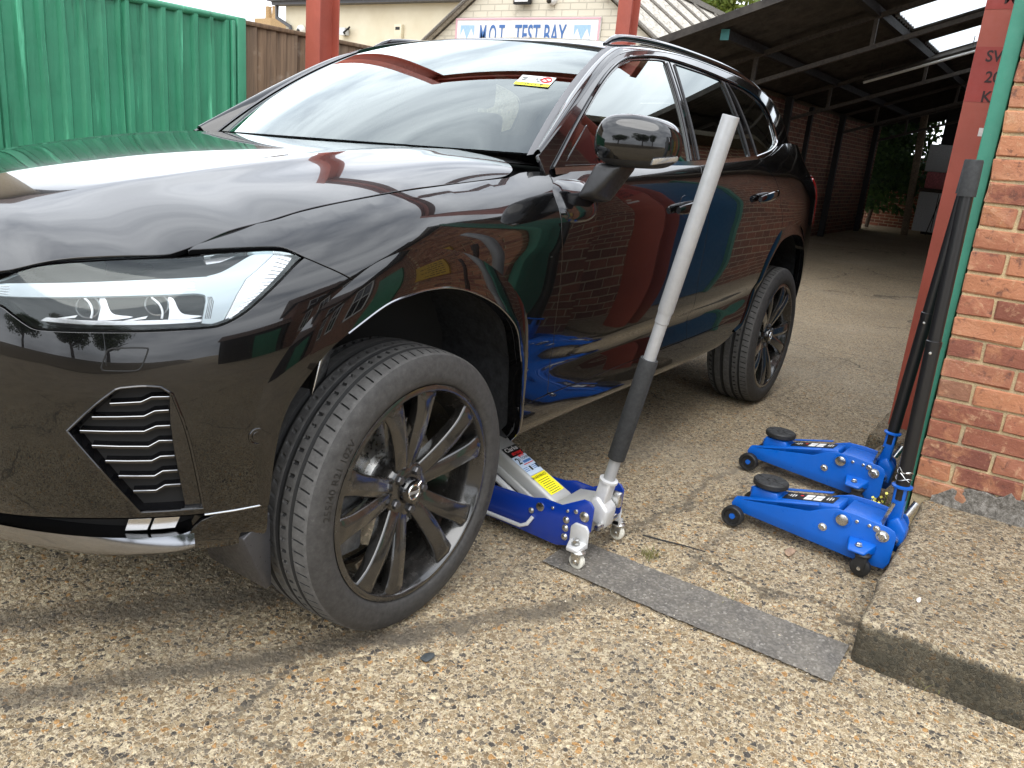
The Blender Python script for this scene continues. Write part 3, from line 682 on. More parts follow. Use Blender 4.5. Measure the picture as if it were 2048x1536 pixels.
# ---------------------------------------------------------------- green corrugated fence
fen=thing('corrugated_fence','bright green painted corrugated steel screen with a round top rail','fence',(-2.0,2.9,0))
YF=2.9;x=2.33;k=0
def corr(x0,x1,y,z0,z1,pitch,dep,pts=((0,0),(.20,0),(.34,1),(.56,1),(.72,0))):
    V=[];xs=[];ys=[];q=x0
    while q<x1-1e-6:
        for u,h in pts:
            if q+u*pitch<x1: xs.append(q+u*pitch);ys.append(y-dep*h)
        q+=pitch
    xs.append(x1);ys.append(y);n=len(xs)
    nzs=6;V=[(xs[i]+.004*math.sin(j*1.3+i),ys[i]+.003*math.sin(j*2.1+i*.7),z0+(z1-z0)*j/nzs) for j in range(nzs+1) for i in range(n)]
    return V,[(j*n+i,j*n+i+1,(j+1)*n+i+1,(j+1)*n+i) for j in range(nzs) for i in range(n-1)]
while x>-7.5:
    w=.98 if k else .82;V,F=corr(x-w,x+.03,YF+(.004 if k%2 else 0),.04,1.86,.118,.026);MB().add(V,F).obj('steel_sheet','green_steel',fen);x-=w;k+=1
MB().tube([(-7.5,YF-.005,1.872),(2.36,YF-.005,1.872)],.024,10).obj('top_rail','green_steel',fen,smooth=True)
MB().box(2.335,2.405,YF-.05,YF+.03,0,1.89).obj('end_post','green_steel',fen,bev=.006)
MB().box(2.290,2.315,YF-.055,YF-.028,0,1.86).obj('stile','green_steel',fen,bev=.004)
MB().box(.72,.78,YF-.05,YF-.03,0,1.88).obj('stile','green_steel',fen,bev=.004)
# ---------------------------------------------------------------- timber fence, board by board
t=NT('fence_wood'); oi=t.n('ObjectInfo'); v=t.geo((30,30,1.6)); n=t.noise(v,1,6,.7,.6); v2=t.geo(); n2=t.noise(v2,7,4,.6)
c=t.ramp(n,(.3,(.045,.026,.014)),(.5,(.13,.077,.040)),(.72,(.24,.155,.088))); c=t.mix(t.vr(oi.outputs['Random'],0,1,0,.45),c,(.20,.145,.10,1)); c=t.mix(t.vr(n2,.62,.8,0,.6),c,(.34,.28,.21,1)); t.base(c); t.set(Roughness=.8); t.bump(n,.6,.004); M['fence_wood']=t.m
wf=thing('board_fence','weathered brown feather-edge board fence beyond the green steel screen','fence',(4.6,2.93,0))
bmv=[]
for k in range(4):
    bm=MB();bm.add([(0,0,0),(.096,-.007,0),(.096,.006,0),(0,.006,0),(0,0,1.84),(.096,-.007,1.84),(.096,.006,1.84),(0,.006,1.84)],[(0,3,2,1),(4,5,6,7),(0,1,5,4),(1,2,6,5),(2,3,7,6),(3,0,4,7)])
    o=bm.obj('board','fence_wood',wf,bev=.0015);bmv.append(o.data);C.objects.unlink(o);bpy.data.objects.remove(o)
for i in range(62):
    x=2.425+i*.0875;o=bpy.data.objects.new('board',bmv[i%4]);C.objects.link(o);o.parent=wf;o.location=Vector((x,2.9+rng.normal(0,.003),.02+rng.normal(0,.006)))-wf.location;o.rotation_euler=(0,rng.normal(0,.004),-.10+rng.normal(0,.02))
MB().box(2.41,7.9,2.875,2.935,1.852,1.882).obj('capping','fence_wood',wf,bev=.004)
for x in(2.9,5.0,7.0): MB().box(x,x+.09,2.915,3.0,0,1.83).obj('fence_post','fence_wood',wf)
# ---------------------------------------------------------------- lean-to canopy
SL=.33;ZE=2.33;YE=2.12
rz=lambda y:ZE+SL*(YE-y)
cpy=thing('lean_to_canopy','dark corrugated sheet roof on steel trusses over the drive, with clear roof panels','canopy',(12.5,-.5,0))
t=NT('roof_sheet'); v=t.geo(); n=t.noise(v,6,6,.7); c=t.ramp(n,(.3,(.022,.020,.018)),(.7,(.075,.067,.058))); t.base(c); t.set(Roughness=.85); M['roof_sheet']=t.m
t=NT('clear_sheet'); t.t.nodes.remove(t.b); tl=t.n('BsdfTranslucent'); tl.inputs[0].default_value=(.86,.9,.92,1); dfb=t.n('BsdfDiffuse'); dfb.inputs[0].default_value=(.5,.52,.52,1); mx=t.n('MixShader'); mx.inputs[0].default_value=.25; t.l(tl.outputs[0],mx.inputs[1]); t.l(dfb.outputs[0],mx.inputs[2]); t.l(mx.outputs[0],t.out.inputs[0]); M['clear_sheet']=t.m
def roof_sheet(x0,x1,y0,y1,mat,nm,lift=0.):
    p=.146;n=int(round((x1-x0)/p*6));V=[]
    for y in(y0,y1):
        for i in range(n+1):
            x=x0+(x1-x0)*i/n;V.append((x,y,rz(y)+.027*math.cos(2*math.pi*x/p)+lift))
    return MB().add(V,[(i,i+1,n+2+i,n+1+i) for i in range(n)]).obj(nm,mat,cpy,smooth=True)
for i in range(14):
    x0=7.0+i*1.022;x1=x0+1.05
    for j,(ya,yb) in enumerate(((-4.2,-2.55),(-2.6,-1.05),(-1.1,.12),(.07,YE+.12))):
        cl=(i in(2,4) and j==2);roof_sheet(x0,x1,ya,yb,'clear_sheet' if cl else 'roof_sheet','clear_panel' if cl else 'roof_panel',.003*(j%2)+.002*(i%2))
MB().box(6.96,7.0,-4.2,2.24,0,.001).obj('x','roof_sheet',cpy) if False else None
b=MB();b.add([(6.965,y,rz(y)+dz) for y in(-4.2,2.26) for dz in(-.03,.05)]+[(7.0,y,rz(y)+dz) for y in(-4.2,2.26) for dz in(-.03,.05)],[(0,1,3,2),(4,6,7,5),(0,2,6,4),(1,5,7,3),(0,4,5,1),(2,3,7,6)]);b.obj('barge_board','roof_sheet',cpy)
for y in(1.35,.15,-1.05,-2.25,-3.4):
    MB().box(7.25,18.3,y-.04,y+.04,rz(y)-.125,rz(y)-.035).obj('purlin','dark_steel',cpy)
    MB().box(7.235,7.249,y-.045,y+.045,rz(y)-.135,rz(y)-.030).obj('purlin_end','purlin_teal',cpy) if 'purlin_teal' in M else (simple('purlin_teal',(.10,.36,.36),.5),MB().box(7.235,7.249,y-.045,y+.045,rz(y)-.135,rz(y)-.030).obj('purlin_end','purlin_teal',cpy))
simple('truss_steel',(.055,.045,.036),.6,wear=.4)
for X in(8.42,11.82,15.2,18.2):
    for dz,th in((-.145,.05),(-.46,.05)):
        y0=2.05 if dz>-.2 else 1.95;b=MB();b.add([(X+dx,y,rz(y)+dz+q) for dx in(-.03,.03) for y in(-4.1,y0) for q in(0,th)],[(0,1,3,2),(4,6,7,5),(0,2,6,4),(1,5,7,3),(0,4,5,1),(2,3,7,6)]);b.obj('truss_chord','truss_steel',cpy)
    for y in np.arange(-3.6,1.9,1.25): MB().box(X-.02,X+.02,y-.02,y+.02,rz(y)-.42,rz(y)-.14).obj('truss_strut','truss_steel',cpy)
for (x,y) in((8.42,1.98),(11.82,1.98),(15.2,1.98),(18.2,1.98)): MB().box(x-.05,x+.05,y-.05,y+.05,0,rz(y)-.1).obj('post','dark_steel',cpy)
tl_=thing('strip_light','unlit white fluorescent strip light hung along a roof truss','lamp',(11.6,.2,2.7))
simple('tube_white',(.75,.74,.70),.4)
b=MB();P0,P1=Vector((11.58,.90,rz(.90)-.235)),Vector((11.58,-.62,rz(-.62)-.235));b.tube([P0,P1],.019,10);b.obj('tube','tube_white',tl_,smooth=True)
b=MB();b.tube([P0+Vector((0,0,.05)),P1+Vector((0,0,.05))],.03,4);b.obj('batten','roof_sheet',tl_)
for y in(.7,-.4): MB().cyl((11.58,y,rz(y)-.17),(11.58,y,rz(y)-.03),.006,n=6).obj('hanger','dark_steel',tl_)
# brick boundary wall under the canopy, ivy at its end
bw=thing('boundary_wall','old brown brick wall with dark steel posts along the covered drive','wall',(13.5,2.15,0))
MB().box(8.3,19.2,2.09,2.32,0,2.24).obj('brickwork','brick_far',bw)
MB().box(8.3,19.2,2.075,2.335,2.24,2.30).obj('coping','pad_concrete',bw)
for x in(13.3,): MB().box(x,x+.09,2.02,2.088,0,2.25).obj('steel_strap','dark_steel',bw)
ew=thing('end_wall','dark brick wall closing the far end of the covered drive','wall',(21.6,0,0))
MB().box(21.4,21.65,-4.5,3.2,0,1.75).obj('brickwork','brick_wall_x',ew);MB().box(20.2,21.39,-4.5,.95,0,4.4).obj('dark_backing','dark_steel',ew)  # second box is added, dark, to keep the view past the cabinets dark
# ---------------------------------------------------------------- leaves
def leafmat(name,a,b_,tr=.35):
    t=NT(name); oi=t.n('NewGeometry'); r=oi.outputs['Random Per Island']; c=t.ramp(r,(0,a),(1,b_)); t.base(c); t.set(Roughness=.5); 
    tl=t.n('BsdfTranslucent'); t.l(c,tl.inputs[0]); mx=t.n('MixShader'); mx.inputs[0].default_value=tr; t.l(t.b.outputs[0],mx.inputs[1]); t.l(tl.outputs[0],mx.inputs[2]); t.l(mx.outputs[0],t.out.inputs[0]); M[name]=t.m
leafmat('leaf',(.028,.06,.012),(.10,.15,.03)); leafmat('ivy_leaf',(.018,.05,.014),(.07,.13,.03),.3); leafmat('leaf_pale',(.10,.15,.02),(.26,.30,.06)); leafmat('grass',(.14,.15,.04),(.34,.30,.13))
simple('bark',(.075,.055,.04),.9,wear=.4)
def leaf_cloud(cen,rad,n,size,seed,shape=None):
    """leaf faces through a crown built from several uneven clumps"""
    g=np.random.default_rng(seed);cl=[];k=14
    for i in range(k):
        d=g.normal(size=3);d/=np.linalg.norm(d);cl.append((np.array(cen)+d*np.array(rad)*g.uniform(.25,.85),np.array(rad)*g.uniform(.28,.5)))
    V=[];F=[]
    for i in range(n):
        c,r=cl[g.integers(k)];d=g.normal(size=3);d/=np.linalg.norm(d);p=c+d*r*g.uniform(.55,1.05)
        a=g.normal(size=3);a/=np.linalg.norm(a);b2=np.cross(a,g.normal(size=3));b2/=np.linalg.norm(b2)+1e-9;s=size*g.uniform(.6,1.3);q=len(V)
        V+=[p-a*s,p+b2*s*.45,p+a*s,p-b2*s*.45];F.append((q,q+1,q+2,q+3))
    return V,F
def tree(label,x,y,h,rad,n,size,seed,mat='leaf',group=None):
    T=thing('tree',label,'tree',(x,y,0),group);b=MB();top=h*.62;g=np.random.default_rng(seed)
    b.tube([(x,y,0),(x+.1*g.normal(),y+.1*g.normal(),h*.3),(x+.25*g.normal(),y+.2*g.normal(),top)],[h*.035,h*.028,h*.014],9)
    for i in range(7):
        a=2*math.pi*i/7+g.uniform(0,.6);z0=h*g.uniform(.32,.55);b.tube([(x,y,z0),(x+math.cos(a)*rad*.4,y+math.sin(a)*rad*.4,z0+h*.14),(x+math.cos(a)*rad*.75,y+math.sin(a)*rad*.75,z0+h*.25)],[h*.014,h*.009,h*.004],6)
    b.obj('trunk','bark',T,smooth=True);V,F=leaf_cloud((x,y,h*.68),(rad,rad,h*.34),n,size,seed);mk('crown',V,F,mat,T)
# ivy over the end wall and up to the roof edge
iv=thing('ivy','dark green ivy hanging over the end of the boundary wall under the roof edge','ivy',(20.4,1.6,0))
V=[];F=[];g=np.random.default_rng(5)
for i in range(7500):
    u=g.random();x=19.3+2.0*u+g.normal(0,.12);y=2.45-1.35*g.random()**1.1*(.35+.65*u)+g.normal(0,.10);z=.35+2.95*g.random()**.75
    if z<.9 and g.random()<.6: continue
    p=np.array((x,y,z));a=np.array((g.normal(0,.35),-.4+g.normal(0,.5),-.8));a/=np.linalg.norm(a);b2=np.cross(a,np.array((-1,-.5,.3))+g.normal(0,.4,3));b2/=np.linalg.norm(b2);s=g.uniform(.04,.085);q=len(V)
    V+=[p-a*s*.6,p+b2*s*.75-a*s*.1,p+a*s,p-b2*s*.75-a*s*.1];F.append((q,q+1,q+2,q+3))
mk('foliage',V,F,'ivy_leaf',iv);MB().tube([(20.3,2.2,0),(20.35,2.1,1.2),(20.2,2.0,2.5)],.05,7).obj('stem','bark',iv,smooth=True)
tree('leafy tree rising behind the ivy at the end of the drive',24.5,3.6,7.5,3.0,7000,.16,11,'leaf_pale')
tree('yellow green tree top showing above the canopy edge behind the grey roof',30.0,10.6,8.9,2.3,5200,.17,12,'leaf_pale')
tree('green bush above the canopy edge behind the grey roof ridge',33.0,9.3,8.6,1.9,3600,.15,13,'leaf')
# white cabinets and timber post at the far end
cab=thing('white_cabinet','two stacked white appliance cabinets at the dark end of the drive','cabinet',(19.2,.55,0))
simple('cab_white',(.55,.56,.56),.45,wear=.12);simple('cab_pink',(.50,.16,.17),.7,wear=.3)
MB().box(19.0,19.6,.18,.98,.12,.98,.02).obj('lower_cabinet','cab_white',cab,smooth=True);MB().box(19.0,19.6,.18,.98,1.42,2.0,.02).obj('upper_cabinet','cab_white',cab,smooth=True);MB().box(18.98,19.6,.16,1.0,.98,1.06).obj('shelf','bark',cab)
MB().box(19.02,19.5,.22,.92,1.06,1.42,.03).obj('bundle','cab_pink',cab,smooth=True);MB().box(18.985,19.0,.575,.59,.14,.96).obj('door_gap','dark_steel',cab)
rk=thing('loop_handled_rod','thin dark iron rod with a loop handle leaning on the white cabinets','rod',(18.9,.5,0))
b=MB();b.tube([(18.90,.66,.05),(18.93,.52,.9),(18.95,.44,1.62)],.011,6);th=np.linspace(0,2*math.pi,17);b.tube([(18.95,.43+.07*math.cos(a),1.68+.035*math.sin(a)) for a in th],.010,6);b.obj('rod','dark_steel',rk,smooth=True)
tp=thing('timber_post','leaning pale timber post in front of the white cabinets','post',(18.9,1.1,0))
b=MB();b.add([(18.85,1.02,0),(18.97,1.02,0),(18.97,1.16,0),(18.85,1.16,0),(18.88,1.14,2.7),(19.0,1.14,2.7),(19.0,1.28,2.7),(18.88,1.28,2.7)],[(0,3,2,1),(4,5,6,7),(0,1,5,4),(1,2,6,5),(2,3,7,6),(3,0,4,7)]);b.obj('timber','post_wood',tp,bev=.01) if 'post_wood' in M else (simple('post_wood',(.20,.15,.10),.85,wear=.4),b.obj('timber','post_wood',tp,bev=.01))
# ---------------------------------------------------------------- buildings behind
mot=thing('test_bay_building','cream painted brick gable building with grey corrugated roof','building',(12,6.95,0))
AY,AZ,EY,EZ=6.95,4.82,2.75,2.86
MB().prism([(AY-EY,0),(AY+EY,0),(AY+EY,EZ),(AY,AZ),(AY-EY,EZ)],0,12.0,12.2).obj('gable_wall','painted_brick',mot)
t=NT('asbestos'); v=t.geo(); n=t.noise(v,14,6,.75); n2=t.noise(v,1.3,4); c=t.ramp(n,(.35,(.20,.18,.15)),(.55,(.42,.39,.34)),(.75,(.56,.53,.47))); c=t.mix(t.vr(n,.62,.72,0,.6),c,(.10,.10,.07,1)); t.base(c); t.set(Roughness=.9); t.bump(n,.5,.01); M['asbestos']=t.m
for s in(-1,1):
    for k in range(9):
        x0=11.85+k*1.35;x1=x0+1.38;n=44;V=[]
        for e,(yy,zz) in enumerate(((AY,AZ+.06),(AY+s*(EY+.15),EZ-.05))):
            for i in range(n+1):
                x=x0+(x1-x0)*i/n;V.append((x,yy,zz+.025*math.cos(2*math.pi*x/.18)+.004*(k%2)))
        MB().add(V,[(i,i+1,n+2+i,n+1+i) for i in range(n)]).obj('roof_sheet','asbestos',mot,smooth=True)
        MB().tube([(x0+.02,AY,AZ+.10),(x0+.02,AY+s*(EY+.15),EZ-.01)],.035,6).obj('roof_rib','cement',mot,smooth=True)
MB().box(11.85,24,AY-.12,AY+.12,AZ+.05,AZ+.17).obj('ridge_cap','cement',mot)
MB().box(12.2,24,AY-EY,AY+EY,0,EZ-.08).obj('walls','painted_brick',mot)
sg=thing('test_bay_sign','white sign board with pink edge reading M.O.T. TEST BAY in blue','sign',(11.95,7.18,3.1))
simple('sign_white',(.72,.71,.69),.5,wear=.06);simple('sign_pink',(.62,.36,.40),.5);simple('sign_blue',(.045,.13,.34),.5);simple('sign_pale',(.30,.45,.66),.5,wear=.1)
MB().box(11.955,11.985,5.56,8.82,2.72,3.47).obj('board','sign_white',sg)
for (a,b_,c_,d_) in((5.56,8.82,3.435,3.465),(5.56,8.82,2.725,2.755),(5.565,5.60,2.75,3.44),(8.78,8.815,2.75,3.44)): MB().box(11.945,11.953,a,b_,c_,d_).obj('edge','sign_pink',sg)
text_on('M.O.T',.50,(11.948,7.92,3.15),(0,-1,0),(0,0,1),'lettering','sign_blue',sg,sx=.46,bold=.012)
text_on('TEST BAY',.50,(11.948,6.82,3.15),(0,-1,0),(0,0,1),'lettering','sign_blue',sg,sx=.53,bold=.012)
for yc in(8.52,5.92):
    quad_on((11.950,yc,3.09),(0,-1,0),(0,0,1),.34,.50,'emblem','sign_pale',sg)
    for (dy,dz) in((-.1,.10),(.1,.10),(0,-.12)):
        mk('emblem_triangle',[(11.947,yc-dy-.09,3.09+dz-.09),(11.947,yc-dy+.09,3.09+dz-.09),(11.947,yc-dy,3.09+dz+.09)],[(0,1,2)],'sign_white',sg)
fl=thing('floodlight','small black floodlight with a white face on the gable wall','lamp',(11.9,7.2,3.8))
MB().box(11.84,11.92,7.03,7.40,3.68,3.98,.015).obj('body','dark_steel',fl,smooth=True);MB().box(11.83,11.839,7.07,7.36,3.72,3.94).obj('lens','sign_white',fl);MB().box(11.92,12.0,7.17,7.25,3.78,3.86).obj('bracket','dark_steel',fl)
cc=thing('security_camera','white dome security camera on the gable wall beside the floodlight','camera',(11.9,6.62,3.75))
MB().lathe((11.99,6.62,3.78),(-1,0,-.4),[(0,.10),(.05,.10),(.09,.085),(.13,.05),(.15,.001)],18).obj('housing','sign_white',cc,smooth=True);MB().lathe((11.86,6.62,3.73),(-1,0,-.4),[(0,.05),(.02,.045),(.035,.001)],14).obj('lens','black_gloss',cc,smooth=True)
t=NT('cream_render'); v=t.geo(); n=t.noise(v,1.2,5,.6); t.base(t.ramp(n,(.3,(.56,.49,.35)),(.7,(.65,.59,.45)))); t.set(Roughness=.9); M['cream_render']=t.m
cr=thing('cream_building','plain cream rendered building with dark gutter behind the board fence','building',(17,14,0))
MB().box(17.0,23.0,8.5,19.85,0,4.72).obj('wall','cream_render',cr);simple('gutter_grey',(.07,.07,.075),.5)
MB().box(16.72,17.0,8.3,20.2,4.70,4.82).obj('gutter','gutter_grey',cr);MB().box(16.6,23.2,8.2,20.3,4.80,5.05).obj('roof_edge','gutter_grey',cr)
MB().tube([(16.86,20.1,4.72),(16.86,20.1,4.35),(16.92,19.55,4.1),(16.93,19.45,3.8),(16.93,19.45,0)],.06,8).obj('downpipe','gutter_grey',cr,smooth=True)
mb_=thing('meter_box','small cream meter box fixed to the rendered wall','box',(16.95,14.95,3.9));simple('box_cream',(.62,.55,.40),.6);MB().box(16.88,17.0,14.82,15.10,3.72,4.15,.01).obj('case','box_cream',mb_,smooth=True);MB().box(16.872,16.879,14.88,15.04,4.0,4.08).obj('window','dark_steel',mb_)
wl=thing('wall_lantern','small black angled wall lamp on the rendered wall','lamp',(16.9,17.0,4.0));b=MB();b.tube([(16.98,17.05,4.02),(16.75,16.75,4.05),(16.72,16.95,3.9),(16.95,17.1,3.86)],.03,6);b.obj('frame','dark_steel',wl,smooth=True);MB().box(16.80,16.98,17.0,17.25,3.85,4.05).obj('lamp_glass','cab_white',wl)
dc=thing('security_camera','white dome camera low on the rendered wall by the downpipe','camera',(16.9,19.0,4.0));MB().lathe((16.98,19.05,4.02),(-1,0,-.3),[(0,.14),(.08,.14),(.16,.09),(.19,.001)],16).obj('housing','sign_white',dc,smooth=True);MB().lathe((16.82,19.05,3.97),(-1,0,-.3),[(0,.07),(.03,.05),(.04,.001)],12).obj('lens','black_gloss',dc,smooth=True)
ch=thing('chimney_stack','distant yellow brick chimney with clay pots behind the board fence','chimney',(24,30,0));simple('stock_brick',(.36,.24,.12),.9,wear=.4)
MB().box(24,25.0,29.2,30.3,3.0,5.55).obj('stack','stock_brick',ch)
for y in(29.5,29.95): MB().lathe((24.5,y,5.5),(0,0,1),[(0,.16),(.55,.13),(.6,.15),(.62,.1)],12).obj('pot','stock_brick',ch,smooth=True)
# ---------------------------------------------------------------- what stands behind and beside the camera (seen in the paintwork)
ws_=thing('workshop_building','long single storey dark red brick workshop with white sash windows','building',(5,-6.5,0))
t=NT('roof_tile'); v=t.geo(); w=t.n('TexWave',Scale=5.5,Distortion=.3); w.bands_direction='X'; t.l(t.geo((.3,.3,4)),w.inputs['Vector']); n=t.noise(v,9,5,.7); t.base(t.ramp(n,(.3,(.06,.04,.032)),(.7,(.15,.085,.06)))); t.bump(w.outputs[0],.6,.03); t.set(Roughness=.85); M['roof_tile']=t.m
MB().box(2.31,21.3,-10.5,-2.06,0,2.66).obj('side_wall','brick_wall_y',ws_)
MB().box(1.72,2.305,-10.5,-3.06,0,2.66).obj('front_wall','brick_wall_x',ws_)
MB().box(1.60,21.4,-10.6,-1.87,2.66,2.76).obj('eaves','pad_concrete',ws_)
b=MB();b.add([(1.5,-10.7,2.75),(21.4,-10.7,2.75),(21.4,-2.6,2.75),(1.5,-2.6,2.75),(4.0,-8.0,3.9),(19,-8.0,3.9),(19,-5.4,3.9),(4.0,-5.4,3.9)],[(4,5,6,7),(0,1,5,4),(1,2,6,5),(2,3,7,6),(3,0,4,7)]);b.obj('roof','roof_tile',ws_)
simple('sash_white',(.72,.72,.70),.5);simple('window_dark',(.01,.012,.014),.05)
for y in(-5.2,-7.4,-9.6):
    for z in(1.0,):
        w=MB().box(1.695,1.718,y-.5,y+.5,z,z+1.5).obj('window','window_dark',ws_)
        for (a,b_,c_,d_) in((-.55,-.47,z-.05,z+1.55),(.47,.55,z-.05,z+1.55),(-.47,.47,z-.05,z+.03),(-.47,.47,z+1.47,z+1.55),(-.47,.47,z+.72,z+.78),(-.02,.02,z+.03,z+.72),(-.02,.02,z+.78,z+1.47)): MB().box(1.675,1.694,y+a,y+b_,c_,d_).obj('sash_bar','sash_white',w).location=(0,0,0)
MB().box(1.69,1.718,-4.35,-3.45,0.0,2.1).obj('green_door','green_steel',ws_)
MB().box(3.35,4.75,-2.058,-2.02,0.02,2.35).obj('blue_door','blue_door',ws_);MB().box(3.28,3.345,-2.058,-1.99,0,2.45).obj('door_frame','green_wood',ws_);MB().box(4.755,4.82,-2.058,-1.99,0,2.45).obj('door_frame','green_wood',ws_)
ys=thing('notice_board','yellow notice board with faded black handwriting on the brick front','sign',(1.68,-2.75,1.3));simple('board_yellow',(.55,.33,.03),.5,wear=.12)
MB().box(1.672,1.698,-3.05,-2.42,1.02,1.62).obj('board','board_yellow',ys)
b=MB()
for r in range(6):
    y=-2.48
    for k in range(int(rng.integers(4,7))):
        w=rng.uniform(.03,.09);z=1.54-r*.085
        MB().box(1.6695,1.6715,y-w,y,z-.012,z+.012).obj('faded_writing','ink',ys);y-=w+.022
        if y<-2.9: break
hs=thing('rendered_house','pebble dashed house standing behind the green steel screen','building',(-2.5,8.5,0))
MB().box(-9,2.2,7.2,13,0,5.2).obj('wall','pebbledash',hs) if 'pebbledash' in M else (simple('pebbledash',(.38,.31,.22),.95,wear=.3),MB().box(-9,2.2,7.2,13,0,5.2).obj('wall','pebbledash',hs))
b=MB();b.add([(-9.3,6.9,5.1),(2.5,6.9,5.1),(2.5,13.3,5.1),(-9.3,13.3,5.1),(-9.3,10.1,7.6),(2.5,10.1,7.6)],[(0,1,5,4),(2,3,4,5),(1,2,5),(3,0,4)]);b.obj('roof','roof_tile',hs)
for x in(-6,-2.5,.6):
    w=MB().box(x-.6,x+.6,7.17,7.198,2.6,3.9).obj('window','window_dark',hs)
    for a,b_,c_,d_ in((-.65,-.57,2.55,3.95),(.57,.65,2.55,3.95),(-.57,.57,3.85,3.95),(-.57,.57,2.55,2.63),(-.03,.03,2.63,3.85)): MB().box(x+a,x+b_,7.14,7.169,c_,d_).obj('frame','sash_white',w).location=(0,0,0)
sh=thing('garage_shed','low dark timber shed with a green door across the yard','shed',(-1,-13,0))
MB().box(-3.2,1.3,-15.5,-12.8,0,2.6).obj('wall','dark_shed',sh) if 'dark_shed' in M else (simple('dark_shed',(.03,.026,.022),.8,wear=.3),MB().box(-3.2,1.3,-15.5,-12.8,0,2.6).obj('wall','dark_shed',sh))
b=MB();b.add([(-3.4,-15.7,2.6),(1.5,-15.7,2.6),(1.5,-12.6,2.6),(-3.4,-12.6,2.6),(-3.4,-14.1,3.6),(1.5,-14.1,3.6)],[(0,1,5,4),(2,3,4,5),(1,2,5),(3,0,4)]);b.obj('roof','roof_tile',sh)
MB().box(-.6,1.0,-12.795,-12.75,0,2.2).obj('shed_door','green_steel',sh)
tree('broad dark tree across the road from the yard',-17,-7.5,7.5,3.3,6500,.17,21,'leaf','trees across the road')
tree('tall rounded tree beside the street lamp across the road',-16,-12.5,8.5,3.6,6500,.17,22,'leaf','trees across the road')
tree('low spreading tree at the end of the grass bank',-19,-1.0,6.0,3.0,5000,.17,23,'leaf','trees across the road')
simple('bank_grass',(.13,.10,.06),.95,wear=.5)
bk=mk('grass_bank',[(-12,-30,0.01),(-12,20,0.01),(-15,20,.9),(-15,-30,.9),(-60,20,1.1),(-60,-30,1.1)],[(0,1,2,3),(3,2,4,5)],'bank_grass');struct(bk)
lp=thing('street_lamp','slim grey street lamp post with a curved arm across the road','lamp post',(-13.5,-10.2,0))
MB().tube([(-13.5,-10.2,0),(-13.5,-10.2,6.6),(-13.2,-10.0,6.9),(-12.5,-9.6,7.0)],[.08,.055,.045,.04],8).obj('post','satin_silver',lp,smooth=True);MB().box(-12.6,-11.9,-9.65,-9.35,6.93,7.05,.02).obj('lantern','sign_white',lp,smooth=True)

bh=thing('brick_house','two storey brick house with white sash windows beyond the workshop','building',(6,-15,0))
MB().box(1.5,11,-19,-13,0,5.2).obj('wall','brick_wall_y',bh);b=MB();b.add([(1.2,-19.3,5.2),(11.3,-19.3,5.2),(11.3,-12.7,5.2),(1.2,-12.7,5.2),(1.2,-16,7.6),(11.3,-16,7.6)],[(0,1,5,4),(2,3,4,5),(1,2,5),(3,0,4)]);b.obj('roof','roof_tile',bh)
for x in(2.8,5.2,7.6,9.8):
    for z in(.9,3.3):
        w=MB().box(x-.5,x+.5,-12.998,-12.97,z,z+1.4).obj('window','window_dark',bh)
        for a,b_,c_,d_ in((-.56,-.48,z-.05,z+1.45),(.48,.56,z-.05,z+1.45),(-.48,.48,z+1.37,z+1.45),(-.48,.48,z-.05,z+.03),(-.48,.48,z+.67,z+.73),(-.02,.02,z+.03,z+.67),(-.02,.02,z+.73,z+1.37)): MB().box(x+a,x+b_,-12.969,-12.94,c_,d_).obj('sash_bar','sash_white',w).location=(0,0,0)
# ---------------------------------------------------------------- the car
car=thing('parked_car','glossy black SUV jacked up at its front wheel, black alloy wheels','car',(1.4,0,0))
X2S=lambda x:float(s_of_x(x))
# feature lines on the body side, as (plan arc length, height)
HL_TOP=[(.613,.9139),(.6473,.9298),(.6838,.9407),(.7316,.947),(.7857,.9511),(.8451,.9543),(.9277,.9575),(.9746,.9596),(1.0448,.9659),(1.11,.9699),(1.165,.9722),(1.1988,.9678),(1.218,.958)]
HL_BOT=[(1.218,.958),(1.1917,.9428),(1.1436,.9098),(1.0962,.8772),(1.0633,.8564),(1.0317,.8421),(1.0057,.8358),(.9607,.8337),(.8915,.8315),(.8009,.8305),(.7167,.8302),(.6897,.8322),(.672,.8398),(.6434,.8561),(.6226,.8666),(.57,.877),(.50,.880)]
HL=cat(crv([(.50,.889),(.5531,.8967)]+HL_TOP,4),crv(HL_BOT,4))
ARCH=[(-.43,.449),(-.42,.5725),(-.40,.65),(-.37,.70),(-.325,.75),(-.29,.7797),(-.23,.8141),(-.148,.8535),(-.08,.8691),(-.01,.8767),(.07,.8733),(.15,.8541),(.25,.815),(.33,.7661),(.378,.7216),(.41,.6567),(.44,.5889),(.455,.4787),(.475,.36)]
archS=crv([(X2S(x),z) for x,z in ARCH],6)
def cut_at(line,z,side_):
    """part of the arch line in front of / behind a point"""
    return line
iG=np.argmin(np.hypot(archS[:,0]-1.4,archS[:,1]-.8565)); arch_front=archS[:iG+1]; arch_rear=archS[iG:]
GAP_FB=crv([(1.2207,.958),(1.2477,.9457),(1.31,.9141),tuple(archS[iG])],5)
SHUT=crv([(.9761,.9674),(.9887,.9739),(1.0036,.9788),(1.0863,1.0018),(1.2065,1.022),(1.2875,1.0407),(1.4207,1.0657),(1.5715,1.0878),(1.7578,1.1063),(1.9677,1.125),(2.0071,1.1299),(2.06,1.142)],4)
FEND_TOP=crv([(.9761,.9674),(1.1131,.974),(1.1753,.9761),(1.1956,.9721),(1.2207,.958)],4)
FD_F=crv([(2.17,1.152),(2.1551,1.1276),(2.128,1.089),(2.1163,1.0506),(2.112,1.0197),(2.1114,.9724),(2.1203,.9061),(2.1249,.8324),(2.1261,.7877),(2.1299,.7121),(2.147,.6319),(2.158,.578),(2.1607,.4835)],4)
